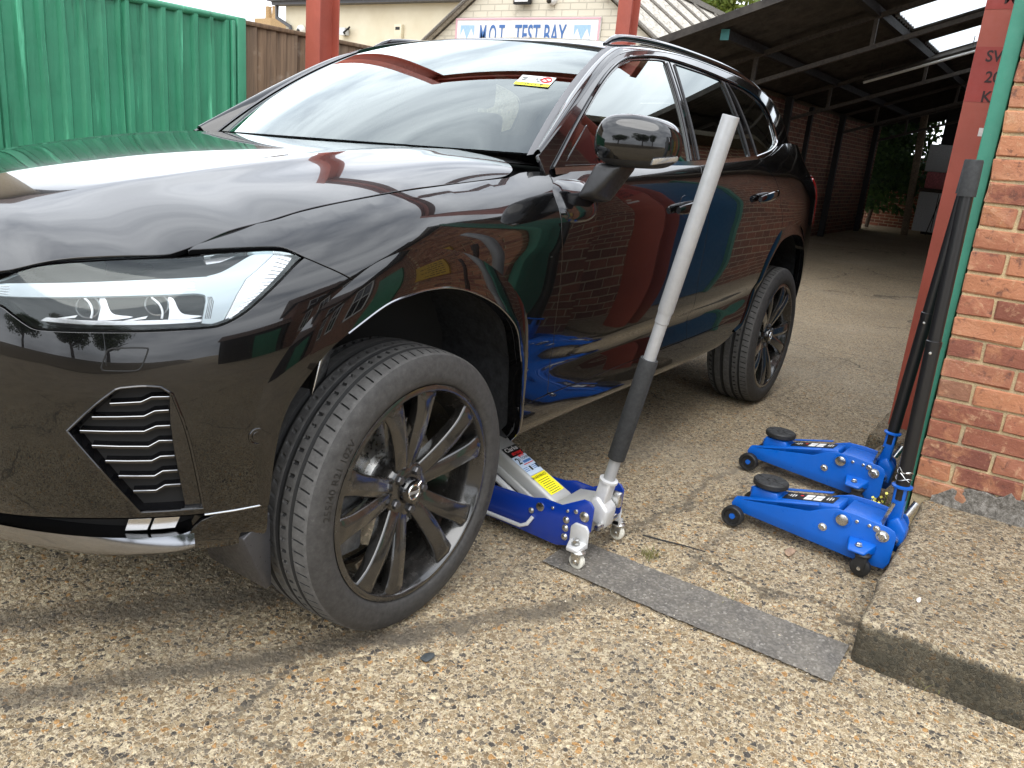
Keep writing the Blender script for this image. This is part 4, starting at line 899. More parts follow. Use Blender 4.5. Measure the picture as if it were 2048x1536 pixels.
SILLT=crv([(1.9945,.4765),(2.1607,.4815),(2.4037,.4835),(2.668,.488),(2.976,.4925),(3.2427,.4985),(3.6055,.5099),(3.93,.525)],6)
BL=crv([(3.19,1.1985),(3.165,1.1459),(3.172,1.0674),(3.1856,1.0199),(3.1935,.958),(3.1915,.8775),(3.1882,.7623),(3.2097,.6578),(3.2427,.4985)],5)
RD_R=crv([(3.9123,1.2483),(3.915,1.2158),(4.0275,1.1554),(4.0755,1.0511),(4.1337,.9771),(4.1554,.9015),(4.150,.862)],5)
ARCHR=crv([(3.80,.452),(3.8775,.4699),(3.93,.525),(3.9599,.5809),(3.9849,.6403),(4.007,.705),(4.0449,.7733),(4.1256,.8468),(4.20,.879),(4.32,.893),(4.42,.890),(4.52,.873),(4.6054,.8319),(4.68,.775),(4.735,.70),(4.77,.60),(4.785,.47)],6)
def ghline(x): return (X2S(x),float(belt_z(x)))
iR=np.argmin(np.hypot(ARCHR[:,0]-4.150,ARCHR[:,1]-.862)); iS=np.argmin(np.hypot(ARCHR[:,0]-3.93,ARCHR[:,1]-.525))
BELT_F=[(2.17,1.152),(2.2,1.1495)]+[(X2S(x),float(belt_z(x))+.004) for x in(.8,1.0,1.2,1.4)]+[(3.19,1.1985)]
BELT_R=[(3.19,1.1985)]+[(X2S(x),float(belt_z(x))+.003) for x in(1.8,2.0,2.2)]+[(3.9123,1.2483)]
fender=cat(FEND_TOP[::-1],SHUT,[(2.12,1.150)],FD_F,SILLT[SILLT[:,0]<2.1607][::-1],arch_rear[arch_rear[:,1]>.478][::-1],GAP_FB[::-1])
fdoor=cat(crv(BELT_F,3),BL,SILLT[(SILLT[:,0]<3.2427)&(SILLT[:,0]>2.1607)][::-1],FD_F[::-1])
rdoor=cat(crv(BELT_R,3),RD_R,ARCHR[iS:iR][::-1],SILLT[SILLT[:,0]>3.2427][::-1],BL[::-1])
sill=cat(SILLT,ARCHR[:iS][::-1],crv([(3.80,.452),(3.72,.425),(3.60,.405),(3.3,.392),(2.9,.385),(2.4,.378),(2.05,.362)],4),archS[(archS[:,1]<.478)&(archS[:,0]>1.8)][::-1])
quarter=cat(RD_R[::-1][:0],[(3.9123,1.2483)],[(X2S(2.55),1.268),(X2S(2.7),1.30),(X2S(2.85),1.335),(X2S(3.05),1.345),(4.80,1.345),(5.02,1.33),(5.16,1.30),(5.16,1.0),(5.16,.46),(4.785,.47)],ARCHR[iR:][::-1],RD_R[::-1])
tail=[(5.165,1.30),(5.75,1.32),(5.75,.44),(5.165,.46)]
bump_top=[(0.,.955),(.30,.945),(.42,.925),(.50,.892)]
TRIM=crv([(0.,.450),(.30,.450),(.5777,.4515),(.7383,.4585),(.8569,.4575),(.9797,.4526),(1.1090,.4500)],5)
bumper=cat(TRIM,arch_front,GAP_FB[::-1][1:],crv(HL_BOT,4),bump_top[::-1])
VENT=cat(crv([(.7435,.6449),(.7922,.6948),(.8300,.7260)],3),crv([(.8391,.7290),(.875,.7315),(.9062,.7288)],4),crv([(.9264,.7142),(.9481,.6437),(.9640,.560),(.9780,.4680)],3),[(.8600,.4720)])
GRILL=cat([(.006,.56),(.33,.58),(.40,.66),(.42,.80),(.40,.90),(.006,.92)])
for side_ in(0,1):
    lr=side_
    panel('front_wing',side,fender,car,'paint',sp=.018,mirror=lr)
    fd=panel('front_door',side,fdoor,car,'paint',sp=.02,mirror=lr)
    rd=panel('rear_door',side,rdoor,car,'paint',sp=.02,mirror=lr)
    panel('sill',side,sill,car,'paint',sp=.02,mirror=lr)
    panel('rear_quarter',side,quarter,car,'paint',sp=.022,mirror=lr)
    for door,(a,b,z0,z1) in((fd,(2.8587,3.115,1.036,1.060)),(rd,(3.7187,3.965,1.070,1.094))):
        # pull handle with its scooped cup
        n=15;P=[];
        tt=np.linspace(0,1,n);Q=np.c_[a+(b-a)*tt,z0+(z1-z0)*tt]
        o=.012+.026*np.sin(np.pi*np.clip(tt,0.02,.98))**.45
        Pm=side(Q);Nn=fnormals(side,Q);Nn*=np.sign((Nn*(Pm-CENTRE)).sum(1))[:,None];Pm=Pm+Nn*o[:,None]
        if lr: Pm[:,2]+=2*ROLL*Pm[:,1];Pm[:,1]*=-1;Nn[:,1]*=-1
        bb=MB();V=[];k=12;rad=.011+.007*np.sin(np.pi*tt)**.5
        for i in range(n):
            up=np.array([0,0,1.]);
            for j in range(k):
                an=2*math.pi*j/k;V.append(Pm[i]+up*math.sin(an)*rad[i]*1.15+Nn[i]*math.cos(an)*.009)
        F=[(i*k+j,i*k+(j+1)%k,(i+1)*k+(j+1)%k,(i+1)*k+j) for i in range(n-1) for j in range(k)]+[tuple(range(k))[::-1],tuple(range((n-1)*k,n*k))]
        bb.add(V,F).obj('door_handle','paint',door,smooth=True)
        cx,cz=(a+b)/2-.02,(z0+z1)/2;th=np.linspace(0,2*np.pi,28)[:-1]
        panel('handle_cup',side,np.c_[cx+.055*np.cos(th),cz+.042*np.sin(th)],door,'black_gloss',sp=.012,off=.0008,thick=.004,mirror=lr)
    # turned arch moulding
    def archband(line,w0,w1,nm,lr=lr):
        d=np.gradient(line,axis=0);nn=np.c_[-d[:,1],d[:,0]];nn/=np.linalg.norm(nn,axis=1)[:,None]
        t=np.linspace(0,1,len(line));w=np.interp(t,[0,.1,.45,.62,.82,1],w0)
        A=line;B=line+nn*w[:,None];rows=7;Q=[];OF=[]
        for j,u in enumerate(np.linspace(0,1,rows)):
            Q.append(A*(1-u)+B*u);OF.append(np.full(len(line),w1*math.sin(math.pi*min(1,(1-u)*1.0)*.5)**.8 if u>0 else w1*.9))
        Q=np.vstack(Q);OF=np.concatenate(OF);P=side(Q);N=fnormals(side,Q);N*=np.sign((N*(P-CENTRE)).sum(1))[:,None];P=P+N*OF[:,None]
        m=len(line);V=list(P);F=[(j*m+i,j*m+i+1,(j+1)*m+i+1,(j+1)*m+i) for j in range(rows-1) for i in range(m-1)]
        b=len(V)
        for i in range(m): V.append(P[i]-N[i]*.045)
        F+=[(i,i+1,b+i+1,b+i) for i in range(m-1)]
        V=np.array(V)
        if lr: V[:,2]+=2*ROLL*V[:,1];V[:,1]*=-1
        MB().add(V,F).obj(nm,'paint',car,smooth=True)
    archband(archS,[.02,.06,.095,.085,.05,.02],.0065,'wheel_arch_moulding')
    lipq=archS[(archS[:,0]>1.28)&(archS[:,1]>.62)];strip_on('arch_edge_highlight',side,lipq,car,'dark_chrome',.0028,off=.0045,n=6,mirror=lr)  # thin chrome strip stands in for the reflection on the rolled arch edge
    archband(ARCHR,[.015,.03,.055,.05,.04,.02],.008,'wheel_arch_moulding')
    # inner black shell behind the panel gaps
    arF=cat(archS,[(2.05,.37),(1.10,.37)]);arR=cat(ARCHR,[(4.785,.38),(3.80,.38)])
    sh=cat([(.45,.46),(1.05,.46)],archS[archS[:,1]>.46],[(2.06,.41),(3.76,.44)],ARCHR,[(5.1,.48),(5.1,1.25),(4.3,1.27),(3.9,1.21),(2.3,1.12),(1.9,1.10),(1.4,1.04),(1.1,.965),(.9,.94),(.65,.90),(.45,.87)])
    panel('inner_shell',side,inset(resamp(sh,.03),.012),car,'shell_black',sp=.04,off=-.022,thick=0,mirror=lr,gap=0)
    # wheel arch liners
    for (xc,zc,r,ln,w0) in((.015,.46,.425,archS,.36),(2.855,.46,.43,ARCHR,.36)):
        P=side(ln,off=-.012);V=[];F=[];rows=10;m=len(P)
        for j in range(rows):
            u=j/(rows-1);q=P.copy();q[:,1]=P[:,1]+u*.42
            rr=1+.10*math.sin(min(1,u*3)*math.pi/2)
            q[:,0]=xc+(P[:,0]-xc)*(1+.05*min(1,u*4));q[:,2]=np.where(P[:,2]>.42,zc+(P[:,2]-zc)*(1+.08*min(1,u*4)),P[:,2])
            q[:,2]+=.004*np.sin(np.arange(m)*.35)*(u>0.1)
            V+=list(q)
        F=[(j*m+i,j*m+i+1,(j+1)*m+i+1,(j+1)*m+i) for j in range(rows-1) for i in range(m-1)]
        b=len(V);V.append(np.array([xc,P[:,1].mean()+.42,.55]))
        F+=[((rows-1)*m+i,(rows-1)*m+i+1,b) for i in range(m-1)]
        V=np.array(V)
        if lr: V[:,1]*=-1
        MB().add(V,F).obj('wheel_arch_liner','liner',car,smooth=True)
# flap behind the front bumper corner
MB().prism([(-.47,.39),(-.40,.43),(-.395,.25),(-.41,.245)],1,-.86,-.66).obj('air_deflector','dark_trim',car,bev=.003)
# ---- bumper, grille, lower intake
bp=panel('front_bumper',side,bumper,car,'paint',sp=.016,holes=[VENT,GRILL],mirror=2,gap=.002)
gr=panel('grille',side,inset(resamp(GRILL,.02),.004),car,'shell_black',sp=.03,off=-.03,thick=.0,mirror=2)
for i in range(11):
    s_=.03+i*.035;strip_on('grille_bar',side,[(s_,z) for z in np.linspace(.575,.905,8)],gr,'black_gloss',.007,off=-.008)
    strip_on('grille_bar',side,[(s_,z) for z in np.linspace(.575,.905,8)],gr,'black_gloss',.007,off=-.008,mirror=1)
SLATS=[[(.8176,.6963),(.8713,.698),(.89,.7069),(.917,.706)],[(.7853,.6698),(.8754,.6698),(.8941,.6792),(.9149,.6795)],[(.7625,.6425),(.8742,.6395),(.8956,.6488),(.9164,.6484)],[(.7817,.6128),(.8808,.6081),(.8998,.619),(.9195,.6175)],[(.8033,.5813),(.8851,.5779),(.9012,.5861),(.9224,.5853)],[(.8248,.5489),(.8889,.5453),(.904,.5547),(.9269,.5538)],[(.8494,.5152),(.8905,.5137),(.9071,.5238),(.9316,.5228)]]
for lr in(0,1):
    panel('intake_panel',side,[(.9215,.722),(.9265,.7142),(.9481,.6437),(.964,.56),(.9775,.470),(.944,.470),(.936,.53),(.926,.60),(.921,.66)],car,'black_gloss',sp=.012,off=-.006,thick=.02,mirror=lr,gap=.001)
    vt=panel('side_intake',side,inset(resamp(VENT,.02),.003),car,'black_gloss',sp=.02,off=-.034,thick=0,mirror=lr,gap=0)
    # intake walls
    ring=resamp(inset(resamp(VENT,.012),.002),.012)
    V=np.vstack([side(ring,off=-.001),side(inset(ring,.012),off=-.034)])
    if lr: V[:,2]+=2*ROLL*V[:,1];V[:,1]*=-1
    m=len(ring);MB().add(V,[(i,(i+1)%m,m+(i+1)%m,m+i) for i in range(m)]).obj('intake_frame','black_gloss',vt,smooth=True)
    cl=cat(VENT,VENT[:1]);strip_on('intake_rim',side,np.vstack([resamp(VENT,.01),resamp(VENT,.01)[:1]]),vt,'black_gloss',.0028,off=.0005,mirror=lr)
    # slats: left end, kink, right end, measured on the bumper face
    for (q0,q1,q2,q3) in SLATS:
        q3=(q3[0]+.004,q3[1]);Q=np.array([q0,tuple(np.array(q0)*.5+np.array(q1)*.5),q1,q2,q3]);n=len(Q)
        P=side(Q,off=-.008);P2=side(Q,off=-.034)
        if lr:
            for p in(P,P2): p[:,2]+=2*ROLL*p[:,1];p[:,1]*=-1
        V=np.vstack([P+[0,0,.0020],P-[0,0,.0050],P2-[0,0,.007],P2+[0,0,.010]])
        MB().add(V,[(r*n+i,r*n+i+1,((r+1)%4)*n+i+1,((r+1)%4)*n+i) for r in range(4) for i in range(n-1)]).obj('slat','black_gloss',vt,bev=.0012,angle=30)
        strip_on('slat_edge',side,Q+[0,.0012],vt,'dark_chrome',.0009,off=-.0072,n=6,mirror=lr)
# bright line, lower intake, lip
strip_on('bumper_trim',side,[(.9797,.4515),(1.04,.4505),(1.106,.4500)],bp,'satin_silver',.0025,off=.0005)
LIPU=crv([(0.,.408),(.30,.408),(.568,.408),(.7231,.405),(.9056,.3985),(.9599,.408)],5)
LIPL=crv([(0.,.362),(.30,.362),(.568,.362),(.7231,.362),(.9056,.362),(.9599,.370)],5)
lowi=cat(TRIM[TRIM[:,0]<.985]-[0,.002],[(.972,.435)],LIPU[::-1]+[0,.002])
panel('lower_intake',side,lowi,car,'shell_black',sp=.03,off=-.05,thick=0,mirror=2,gap=0)
V=np.vstack([side(TRIM-[0,.001]),side(TRIM-[0,.004],off=-.05)]);m=len(TRIM)
for lr in(0,1):
    W=V.copy()
    if lr: W[:,2]+=2*ROLL*W[:,1];W[:,1]*=-1
    MB().add(W,[(i,i+1,m+i+1,m+i) for i in range(m-1)]).obj('intake_roof','black_gloss',car,smooth=True)
    # front skirt: lip blade and corner piece
    rows=[(LIPU+[0,.012],-.05),(LIPU+[0,.006],-.004),(LIPU*.55+LIPL*.45,.016),(LIPU*.35+LIPL*.65,.021),(LIPU*.15+LIPL*.85,.019),(LIPL,.006),(LIPL,-.06)]
    V=np.vstack([side(q,off=o_) for q,o_ in rows]);m=len(LIPU)
    if lr: V[:,2]+=2*ROLL*V[:,1];V[:,1]*=-1
    MB().add(V,[(j*m+i,j*m+i+1,(j+1)*m+i+1,(j+1)*m+i) for j in range(len(rows)-1) for i in range(m-1)]).obj('bumper_lip','dark_chrome',car,smooth=True)
    corner=cat(TRIM[TRIM[:,0]>.9797]-[0,.0035],archS[archS[:,1]<.448][::-1] if False else [(1.112,.444),(1.118,.372)],crv([(1.1055,.362),(1.037,.350),(.9486,.360)],3),[(.952,.41),(.972,.436)])
    panel('bumper_corner',side,corner,car,'paint',sp=.016,mirror=lr,gap=.0012)
    # chrome deflector in the lower opening
    for (a,b) in((.82,.868),(.872,.925)):
        panel('fog_reflector',side,[(a,.412),(b,.412),(b+.012,.443),(a+.012,.443)],car,'lamp_silver',sp=.01,off=-.026,thick=.006,mirror=lr)
    panel('towing_cover' if not lr else 'towing_blank',side,crv([(.8266,.8016),(.858,.8030),(.8843,.8021),(.8870,.798),(.8805,.7803),(.8753,.768),(.8663,.7612),(.838,.7605),(.8126,.7616),(.8084,.7640),(.8080,.7700),(.8163,.7934),(.8200,.799),(.8266,.8016)],3)[:-1],car,'paint',sp=.008,off=.0012,thick=.006,mirror=lr,gap=0)
    tw_=crv([(.8266,.8016),(.858,.8030),(.8843,.8021),(.8870,.798),(.8805,.7803),(.8753,.768),(.8663,.7612),(.838,.7605),(.8126,.7616),(.8084,.7640),(.8080,.7700),(.8163,.7934),(.8200,.799),(.8266,.8016)],3)
    strip_on('cover_gap',side,tw_,car,'shell_black',.0016,off=.0006,n=6,mirror=lr)
    th=np.linspace(0,2*np.pi,25)
    strip_on('parking_sensor_ring',side,np.c_[1.084+.0165*np.cos(th),.6101+.0165*np.sin(th)],car,'black_gloss',.0022,off=.0008,mirror=lr)
    panel('parking_sensor',side,np.c_[1.084+.0095*np.cos(th[:-1]),.6101+.0095*np.sin(th[:-1])],car,'paint',sp=.004,off=.0022,thick=.003,mirror=lr,gap=0)
    # ---- headlight
    h=panel('headlight',side,inset(resamp(HL,.012),.0035),car,'lens',sp=.014,thick=.010,mirror=lr,gap=0)
    panel('housing',side,inset(resamp(HL,.02),.006),h,'lamp_dark',sp=.02,off=-.055,thick=0,mirror=lr,gap=0)
    ring=inset(resamp(HL,.012),.004);m=len(ring);V=np.vstack([side(ring,off=-.010),side(inset(ring,.004),off=-.055)])
    if lr: V[:,2]+=2*ROLL*V[:,1];V[:,1]*=-1
    MB().add(V,[(i,(i+1)%m,m+(i+1)%m,m+i) for i in range(m)]).obj('bezel','lamp_dark',h,smooth=True)
    TB=cat(crv([(.52,.888),(.5553,.8905),(.6159,.903),(.7951,.914),(.9914,.9231),(1.0086,.9248),(1.0397,.9314),(1.0756,.9448),(1.1134,.9592),(1.1427,.9646),(1.168,.965)],4),[(1.0854,.9181),(1.0596,.8902),(1.0290,.8465),(1.006,.8400),(.9870,.8415),(.9905,.8536)],crv([(.9993,.8827),(.9986,.8915),(.9885,.8945),(.9782,.8952)],4),crv([(.7982,.8897),(.6204,.8815),(.52,.880)],4))
    panel('running_light',side,TB,h,'lamp_white',sp=.012,off=-.012,thick=.02,mirror=lr,gap=.0005)
    for k in range(4):
        u=.2+.2*k
        strip_on('light_guide_rib',side,[((.53,.8835+.006*u)),(.6204,.8815+.0215*u),(.7982,.8897+.0243*u),(.98,.8952+.027*u)],h,'lamp_silver',.0011,off=-.0115,n=6,mirror=lr)
        strip_on('light_guide_rib',side,[(.9905+.010*u*1.6,.850),(1.000+.010*u*1.6,.880),(1.001+.012*u,.889)],h,'lamp_silver',.001,off=-.0115,n=6,mirror=lr)
    TU=cat([(1.1720,.9655),(1.2010,.9563),(1.1714,.9339),(1.1086,.8888),(1.0438,.848),(1.0320,.8465),(1.0626,.8902),(1.0884,.9181)])
    panel('indicator',side,TU,h,'lamp_silver',sp=.012,off=-.014,thick=.02,mirror=lr,gap=.0005)
    for k in range(16):
        u=k/15;a=np.array([1.040,.8495])*(1-u)+np.array([1.170,.957])*u;b=np.array([1.062,.8600])*(1-u)+np.array([1.192,.9500])*u
        strip_on('indicator_rib',side,[a,(a+b)/2,b],h,'chrome',.0012,off=-.0125,n=6,mirror=lr)
    for (sc,zc,r) in((.775,.862,.021),(.905,.866,.021)):
        c=side([(sc,zc)],off=-.045)[0];nv=fnormals(side,np.array([(sc,zc)]))[0];nv*=np.sign(nv@(c-CENTRE))
        if lr: c[2]+=2*ROLL*c[1];c[1]*=-1;nv[1]*=-1
        MB().lathe(c,nv,[(0,.001),(.004,.008),(0,.016),(.010,.020),(.022,.0215),(.024,.019),(.012,.017)],24).obj('projector','lamp_silver',h,smooth=True)
        MB().lathe(c,nv,[(.016,.0165),(.022,.011),(.0245,.0001)],24).obj('projector_lens','lens',h,smooth=True)
        panel('reflector_fin',side,crv([(sc+.020,.846),(sc+.048,.8475),(sc+.085,.853),(sc+.052,.8565),(sc+.040,.866),(sc+.032,.884),(sc+.022,.886),(sc+.024,.866),(sc+.020,.846)],3)[:-1],h,'lamp_bright',sp=.008,off=-.022,thick=.006,mirror=lr,gap=0)
        panel('reflector_wing',side,[(sc-.075,.8425),(sc-.022,.850),(sc-.018,.8545),(sc-.060,.8465)],h,'lamp_bright',sp=.008,off=-.022,thick=.004,mirror=lr,gap=0)
        strip_on('reflector_arc',side,crv([(sc-.010,.887),(sc+.004,.876),(sc+.010,.862),(sc+.008,.850)],4),h,'lamp_bright',.0022,off=-.020,n=6,mirror=lr)
    panel('lower_reflector',side,crv([(.69,.842),(.80,.839),(.97,.842),(.975,.848),(.80,.845),(.70,.848)],3),h,'lamp_silver',sp=.01,off=-.020,thick=.006,mirror=lr,gap=0)
    panel('upper_reflector',side,[(.80,.925),(.87,.93),(.90,.938),(.845,.945),(.80,.948)],h,'lamp_dark',sp=.012,off=-.03,thick=.006,mirror=lr,gap=0)
    panel('upper_reflector',side,[(1.02,.938),(1.09,.958),(1.06,.963),(1.01,.960)],h,'lamp_silver',sp=.012,off=-.03,thick=.006,mirror=lr,gap=0)
# ---- bonnet
def hy(x): return float(cspline(HX,HY,np.array([x]))[0])
HB=[(-.487,-.733),(-.473,-.7345),(-.401,-.735),(-.306,-.743),(-.235,-.754),(-.112,-.779),(.031,-.797),(.213,-.803),(.40,-.806),(.46,-.803),(.515,-.786),(.545,-.755),(.555,-.72)]
HFr=[(-.872,0),(-.866,-.2),(-.845,-.40),(-.803,-.530),(-.772,-.577),(-.755,-.597),(-.724,-.622),(-.672,-.658),(-.601,-.698),(-.54,-.726),(-.51,-.731)]
left=np.vstack([crv(HFr,4),crv(HB,4),crv([(.55,-.70),(.50,-.5),(.43,-.25),(.405,0)],4)])
hood_out=cat(left,left[::-1]*[1,-1])
panel('bonnet',hood,hood_out,car,'paint',sp=.02,off=-.001,gap=.003)
# cowl
cw=np.vstack([crv([(.41,0),(.435,-.25),(.505,-.5),(.556,-.70)],4),crv([(.70,-.72),(.62,-.5),(.52,-.25),(.49,0)],4)])
panel('cowl',lambda Q,off=0.:hood(Q,off-.012),cat(cw,cw[::-1]*[1,-1]) if False else cat(crv([(.41,0),(.435,-.25),(.505,-.5),(.556,-.70)],4),[(.72,-.735)],crv([(.63,-.5),(.55,-.25),(.52,0)],4),crv([(.55,.25),(.63,.5)],4),[(.72,.735)],crv([(.556,.70),(.505,.5),(.435,.25)],4)),car,'black_trim',sp=.03,thick=0)
# ---- greenhouse
simple('belt_trim',(.55,.55,.56),.10,1)
WG_F=cat(crv([(.70,1.158),(.8365,1.2811),(1.0401,1.4119),(1.1877,1.4893),(1.3125,1.5336),(1.3969,1.5509),(1.5711,1.5726),(1.645,1.5764)],4),crv([(1.645,1.5764),(1.632,1.4058),(1.60,1.205)],4),[(x,float(belt_z(np.array([x]))[0])+.012) for x in(1.5,1.2,.9,.75)])
WG_R=cat([(1.735,1.5786)],crv([(1.735,1.5786),(2.0,1.574),(2.137,1.5694),(2.205,1.5651)],4),crv([(2.205,1.5651),(2.2513,1.3971),(2.275,1.2461)],4),[(x,float(belt_z(np.array([x]))[0])+.012) for x in(2.1,1.9,1.705)],crv([(1.70,1.2135),(1.7202,1.4351),(1.735,1.5786)],4)[:-1])
WG_Q=cat(crv([(2.268,1.5623),(2.4024,1.551),(2.5519,1.5316),(2.6781,1.4996),(2.735,1.455),(2.752,1.4119),(2.750,1.335)],4),crv([(2.744,1.325),(2.58,1.283),(2.40,1.2606)],4),crv([(2.40,1.2606),(2.3638,1.3875),(2.31,1.50),(2.268,1.5623)],4)[:-1])
cx_=np.array([.585,.65,.75,.9,1.05,1.2,1.35,1.5,1.8,2.2,2.6,2.9,3.15,3.3]);cant=np.c_[cx_,cant_z(cx_)]
bx_=np.array([3.30,3.0,2.7,2.4,2.1,1.8,1.5,1.2,.9,.7,.6]);beltl=np.c_[bx_,belt_z(bx_)-.004]
FRAME=cat(crv(cant,5),crv([(3.3,float(cant_z(np.array([3.3]))[0])),(3.42,1.40),(3.47,1.335)],4),crv(beltl,3))
for lr in(0,1):
    fr=panel('side_frame',ghs,FRAME,car,'black_gloss',sp=.022,holes=[WG_F,WG_R,WG_Q],mirror=lr,off=-.002,gap=.001)
    panel('front_side_window',ghs,WG_F,car,'side_glass',sp=.03,off=-.008,thick=.003,mirror=lr,gap=-.006)
    panel('rear_side_window',ghs,WG_R,car,'privacy_glass',sp=.03,off=-.008,thick=.003,mirror=lr,gap=-.006)
    panel('quarter_window',ghs,WG_Q,car,'privacy_glass',sp=.03,off=-.006,thick=.003,mirror=lr,gap=-.006)
    bl=[(x,float(belt_z(np.array([x]))[0])+.003) for x in np.linspace(.635,2.36,40)]
    ribbon('belt_moulding',ghs,[(x,z+.012) for x,z in bl],[(x,z-.006) for x,z in bl],car,'belt_trim',off=.010,mirror=lr,thick=.014)
    q=crv([(2.365,1.2535),(2.45,1.266),(2.58,1.2855),(2.70,1.312),(2.765,1.336),(2.775,1.36),(2.77,1.42)],5)
    strip_on('window_moulding',ghs,q,car,'belt_trim',.006,off=.003,mirror=lr)
    strip_on('window_moulding',ghs,crv([(.64,1.160),(.8195,1.289),(1.0291,1.4229),(1.1807,1.5013),(1.3085,1.5466),(1.3969,1.5634),(1.5711,1.5851),(1.75,1.5916),(2.0,1.588),(2.21,1.578),(2.41,1.565),(2.56,1.545),(2.69,1.511),(2.755,1.462),(2.77,1.42)],5),car,'black_gloss',.005,off=.003,mirror=lr)
    for ln in(crv([(1.655,1.572),(1.642,1.4058),(1.612,1.215)],5),crv([(1.725,1.575),(1.708,1.4351),(1.690,1.22)],5),crv([(2.215,1.560),(2.2613,1.3971),(2.285,1.25)],5),crv([(2.255,1.56),(2.305,1.50),(2.3538,1.3875),(2.388,1.262)],5)):
        strip_on('pillar_trim',ghs,ln,fr,'dark_trim',.0045,off=.0,mirror=lr)
    # door shut lines continued over the frame
    strip_on('door_seal',ghs,crv([(1.69,1.593),(1.678,1.40),(1.655,1.215)],5),fr,'shell_black',.0022,off=-.0012,mirror=lr)
    # sail panel triangle in front of the side glass
    panel('mirror_sail',ghs,[(.705,1.168),(.90,1.30),(.905,1.178)],car,'black_gloss',sp=.02,off=-.004,thick=.004,mirror=lr)
    # A pillar: between windscreen edge and side frame
    us=np.linspace(0,1,40);xa=.60+(1.32-.60)*us;A=ghs(np.c_[xa,cant_z(xa)],off=-.002);b_=(xa-.655)/(1.285-.655);Bp=wscr(np.c_[-np.ones(40),np.clip(b_,-.08,1.02)],off=-.002)
    e=ghs(np.c_[xa,cant_z(xa)+.01],off=-.002)-A;ctl=A+e/np.linalg.norm(e,axis=1)[:,None]*.035
    rows=[];nr=9
    for v in np.linspace(0,1,nr): rows.append(A*(1-v)**2+ctl*2*v*(1-v)+Bp*v*v)
    V=np.vstack(rows)
    if lr: V[:,2]+=2*ROLL*V[:,1];V[:,1]*=-1
    F=[(j*40+i,j*40+i+1,(j+1)*40+i+1,(j+1)*40+i) for j in range(nr-1) for i in range(39)]
    MB().add(V,F).obj('a_pillar','paint',car,smooth=True)
    Pw=wscr(np.c_[np.full(30,-.985),np.linspace(-.02,1.01,30)],off=.004);Pw2=wscr(np.c_[np.full(30,-1.045),np.linspace(-.02,1.01,30)],off=.008)
    V=np.vstack([Pw,(Pw+Pw2)/2+[0,0,.004],Pw2,Pw2-[0,0,.012]])
    if lr: V[:,2]+=2*ROLL*V[:,1];V[:,1]*=-1
    MB().add(V,[(j*30+i,j*30+i+1,(j+1)*30+i+1,(j+1)*30+i) for j in range(3) for i in range(29)]).obj('windscreen_seal','rubber_seal',car,smooth=True)
# windscreen with black ceramic border
ws_out=[(-1,0),(-.5,-.0),(0,-.0),(.5,-.0),(1,0),(1,.5),(1,1),(.5,1),(0,1),(-.5,1),(-1,1),(-1,.5)]
ws=panel('windscreen',wscr,ws_out,car,'windscreen_glass',sp=.03,thick=0,scale=(.68,.75),gap=0)
brd_in=cat(crv([(-.93,.12),(-.5,.10),(0,.10),(.5,.10),(.93,.12)],4),[(.945,.5)],crv([(.93,.86),(.86,.905)],3),crv([(.5,.915),(.12,.915)],3),[(.10,.80),(-.10,.80)],crv([(-.12,.915),(-.5,.915),(-.86,.905),(-.93,.86)],3),[(-.945,.5)])
panel('ceramic_border',wscr,ws_out,ws,'black_gloss',sp=.03,holes=[brd_in],off=-.006,thick=0,scale=(.68,.75),gap=0)
# airbag notice on the sun visor behind the glass
simple('sticker_white',(.62,.64,.62),.5);simple('sticker_yellow',(.85,.78,.02),.5);simple('ink_red',(.6,.02,.02),.6)
o_=wscr([(-.82,.535)])[0];ex=wscr([(-.90,.535)])[0]-wscr([(-.74,.535)])[0];ey=wscr([(-.82,.60)])[0]-wscr([(-.82,.47)])[0];ex=Vector(ex).normalized();ey=Vector(ey).normalized();nz_=ex.cross(ey);nz_=nz_ if nz_.z>0 else -nz_;o_=Vector(o_)+nz_*.002
stk=quad_on(o_,ex,ey,.118,.074,'airbag_notice','sticker_white',car)
quad_on(o_-ey*.0265+nz_*.001,ex,ey,.118,.021,'notice_band','sticker_yellow',stk).location=(0,0,0)
text_on('\u25b2 AIRBAG',.017,o_-ey*.0265+nz_*.002,-ex,-ey,'notice_text','ink',stk,bold=.01).location=(0,0,0)
rg=MB();th=np.linspace(0,2*np.pi,33);rg.tube([o_+ex*(.036+.0165*math.cos(a))+ey*(.010+.0165*math.sin(a))+nz_*.002 for a in th],.0022,6);rg.tube([o_+ex*.025+ey*.021+nz_*.002,o_+ex*.047-ey*.001+nz_*.002],.0018,6)
rg.obj('notice_ring','ink_red',stk).location=(0,0,0)
ik=MB()
for (a,b,r) in(((.0,.018),(.006,.0),.0012),((.006,.0),(.014,-.006),.0012),((-.008,.012),(.016,.016),.001),((.014,-.006),(.017,.016),.001),((-.05,.02),(-.032,.02),.001),((-.05,.012),(-.032,.012),.001),((-.046,-.004),(-.034,.004),.0012),((-.024,.026),(-.024,-.012),.0006),((.032,.014),(.042,.006),.002)):
    ik.tube([o_+ex*a[0]+ey*a[1]+nz_*.0015,o_+ex*b[0]+ey*b[1]+nz_*.0015],r,5)
ik.obj('notice_pictogram','ink',stk).location=(0,0,0)
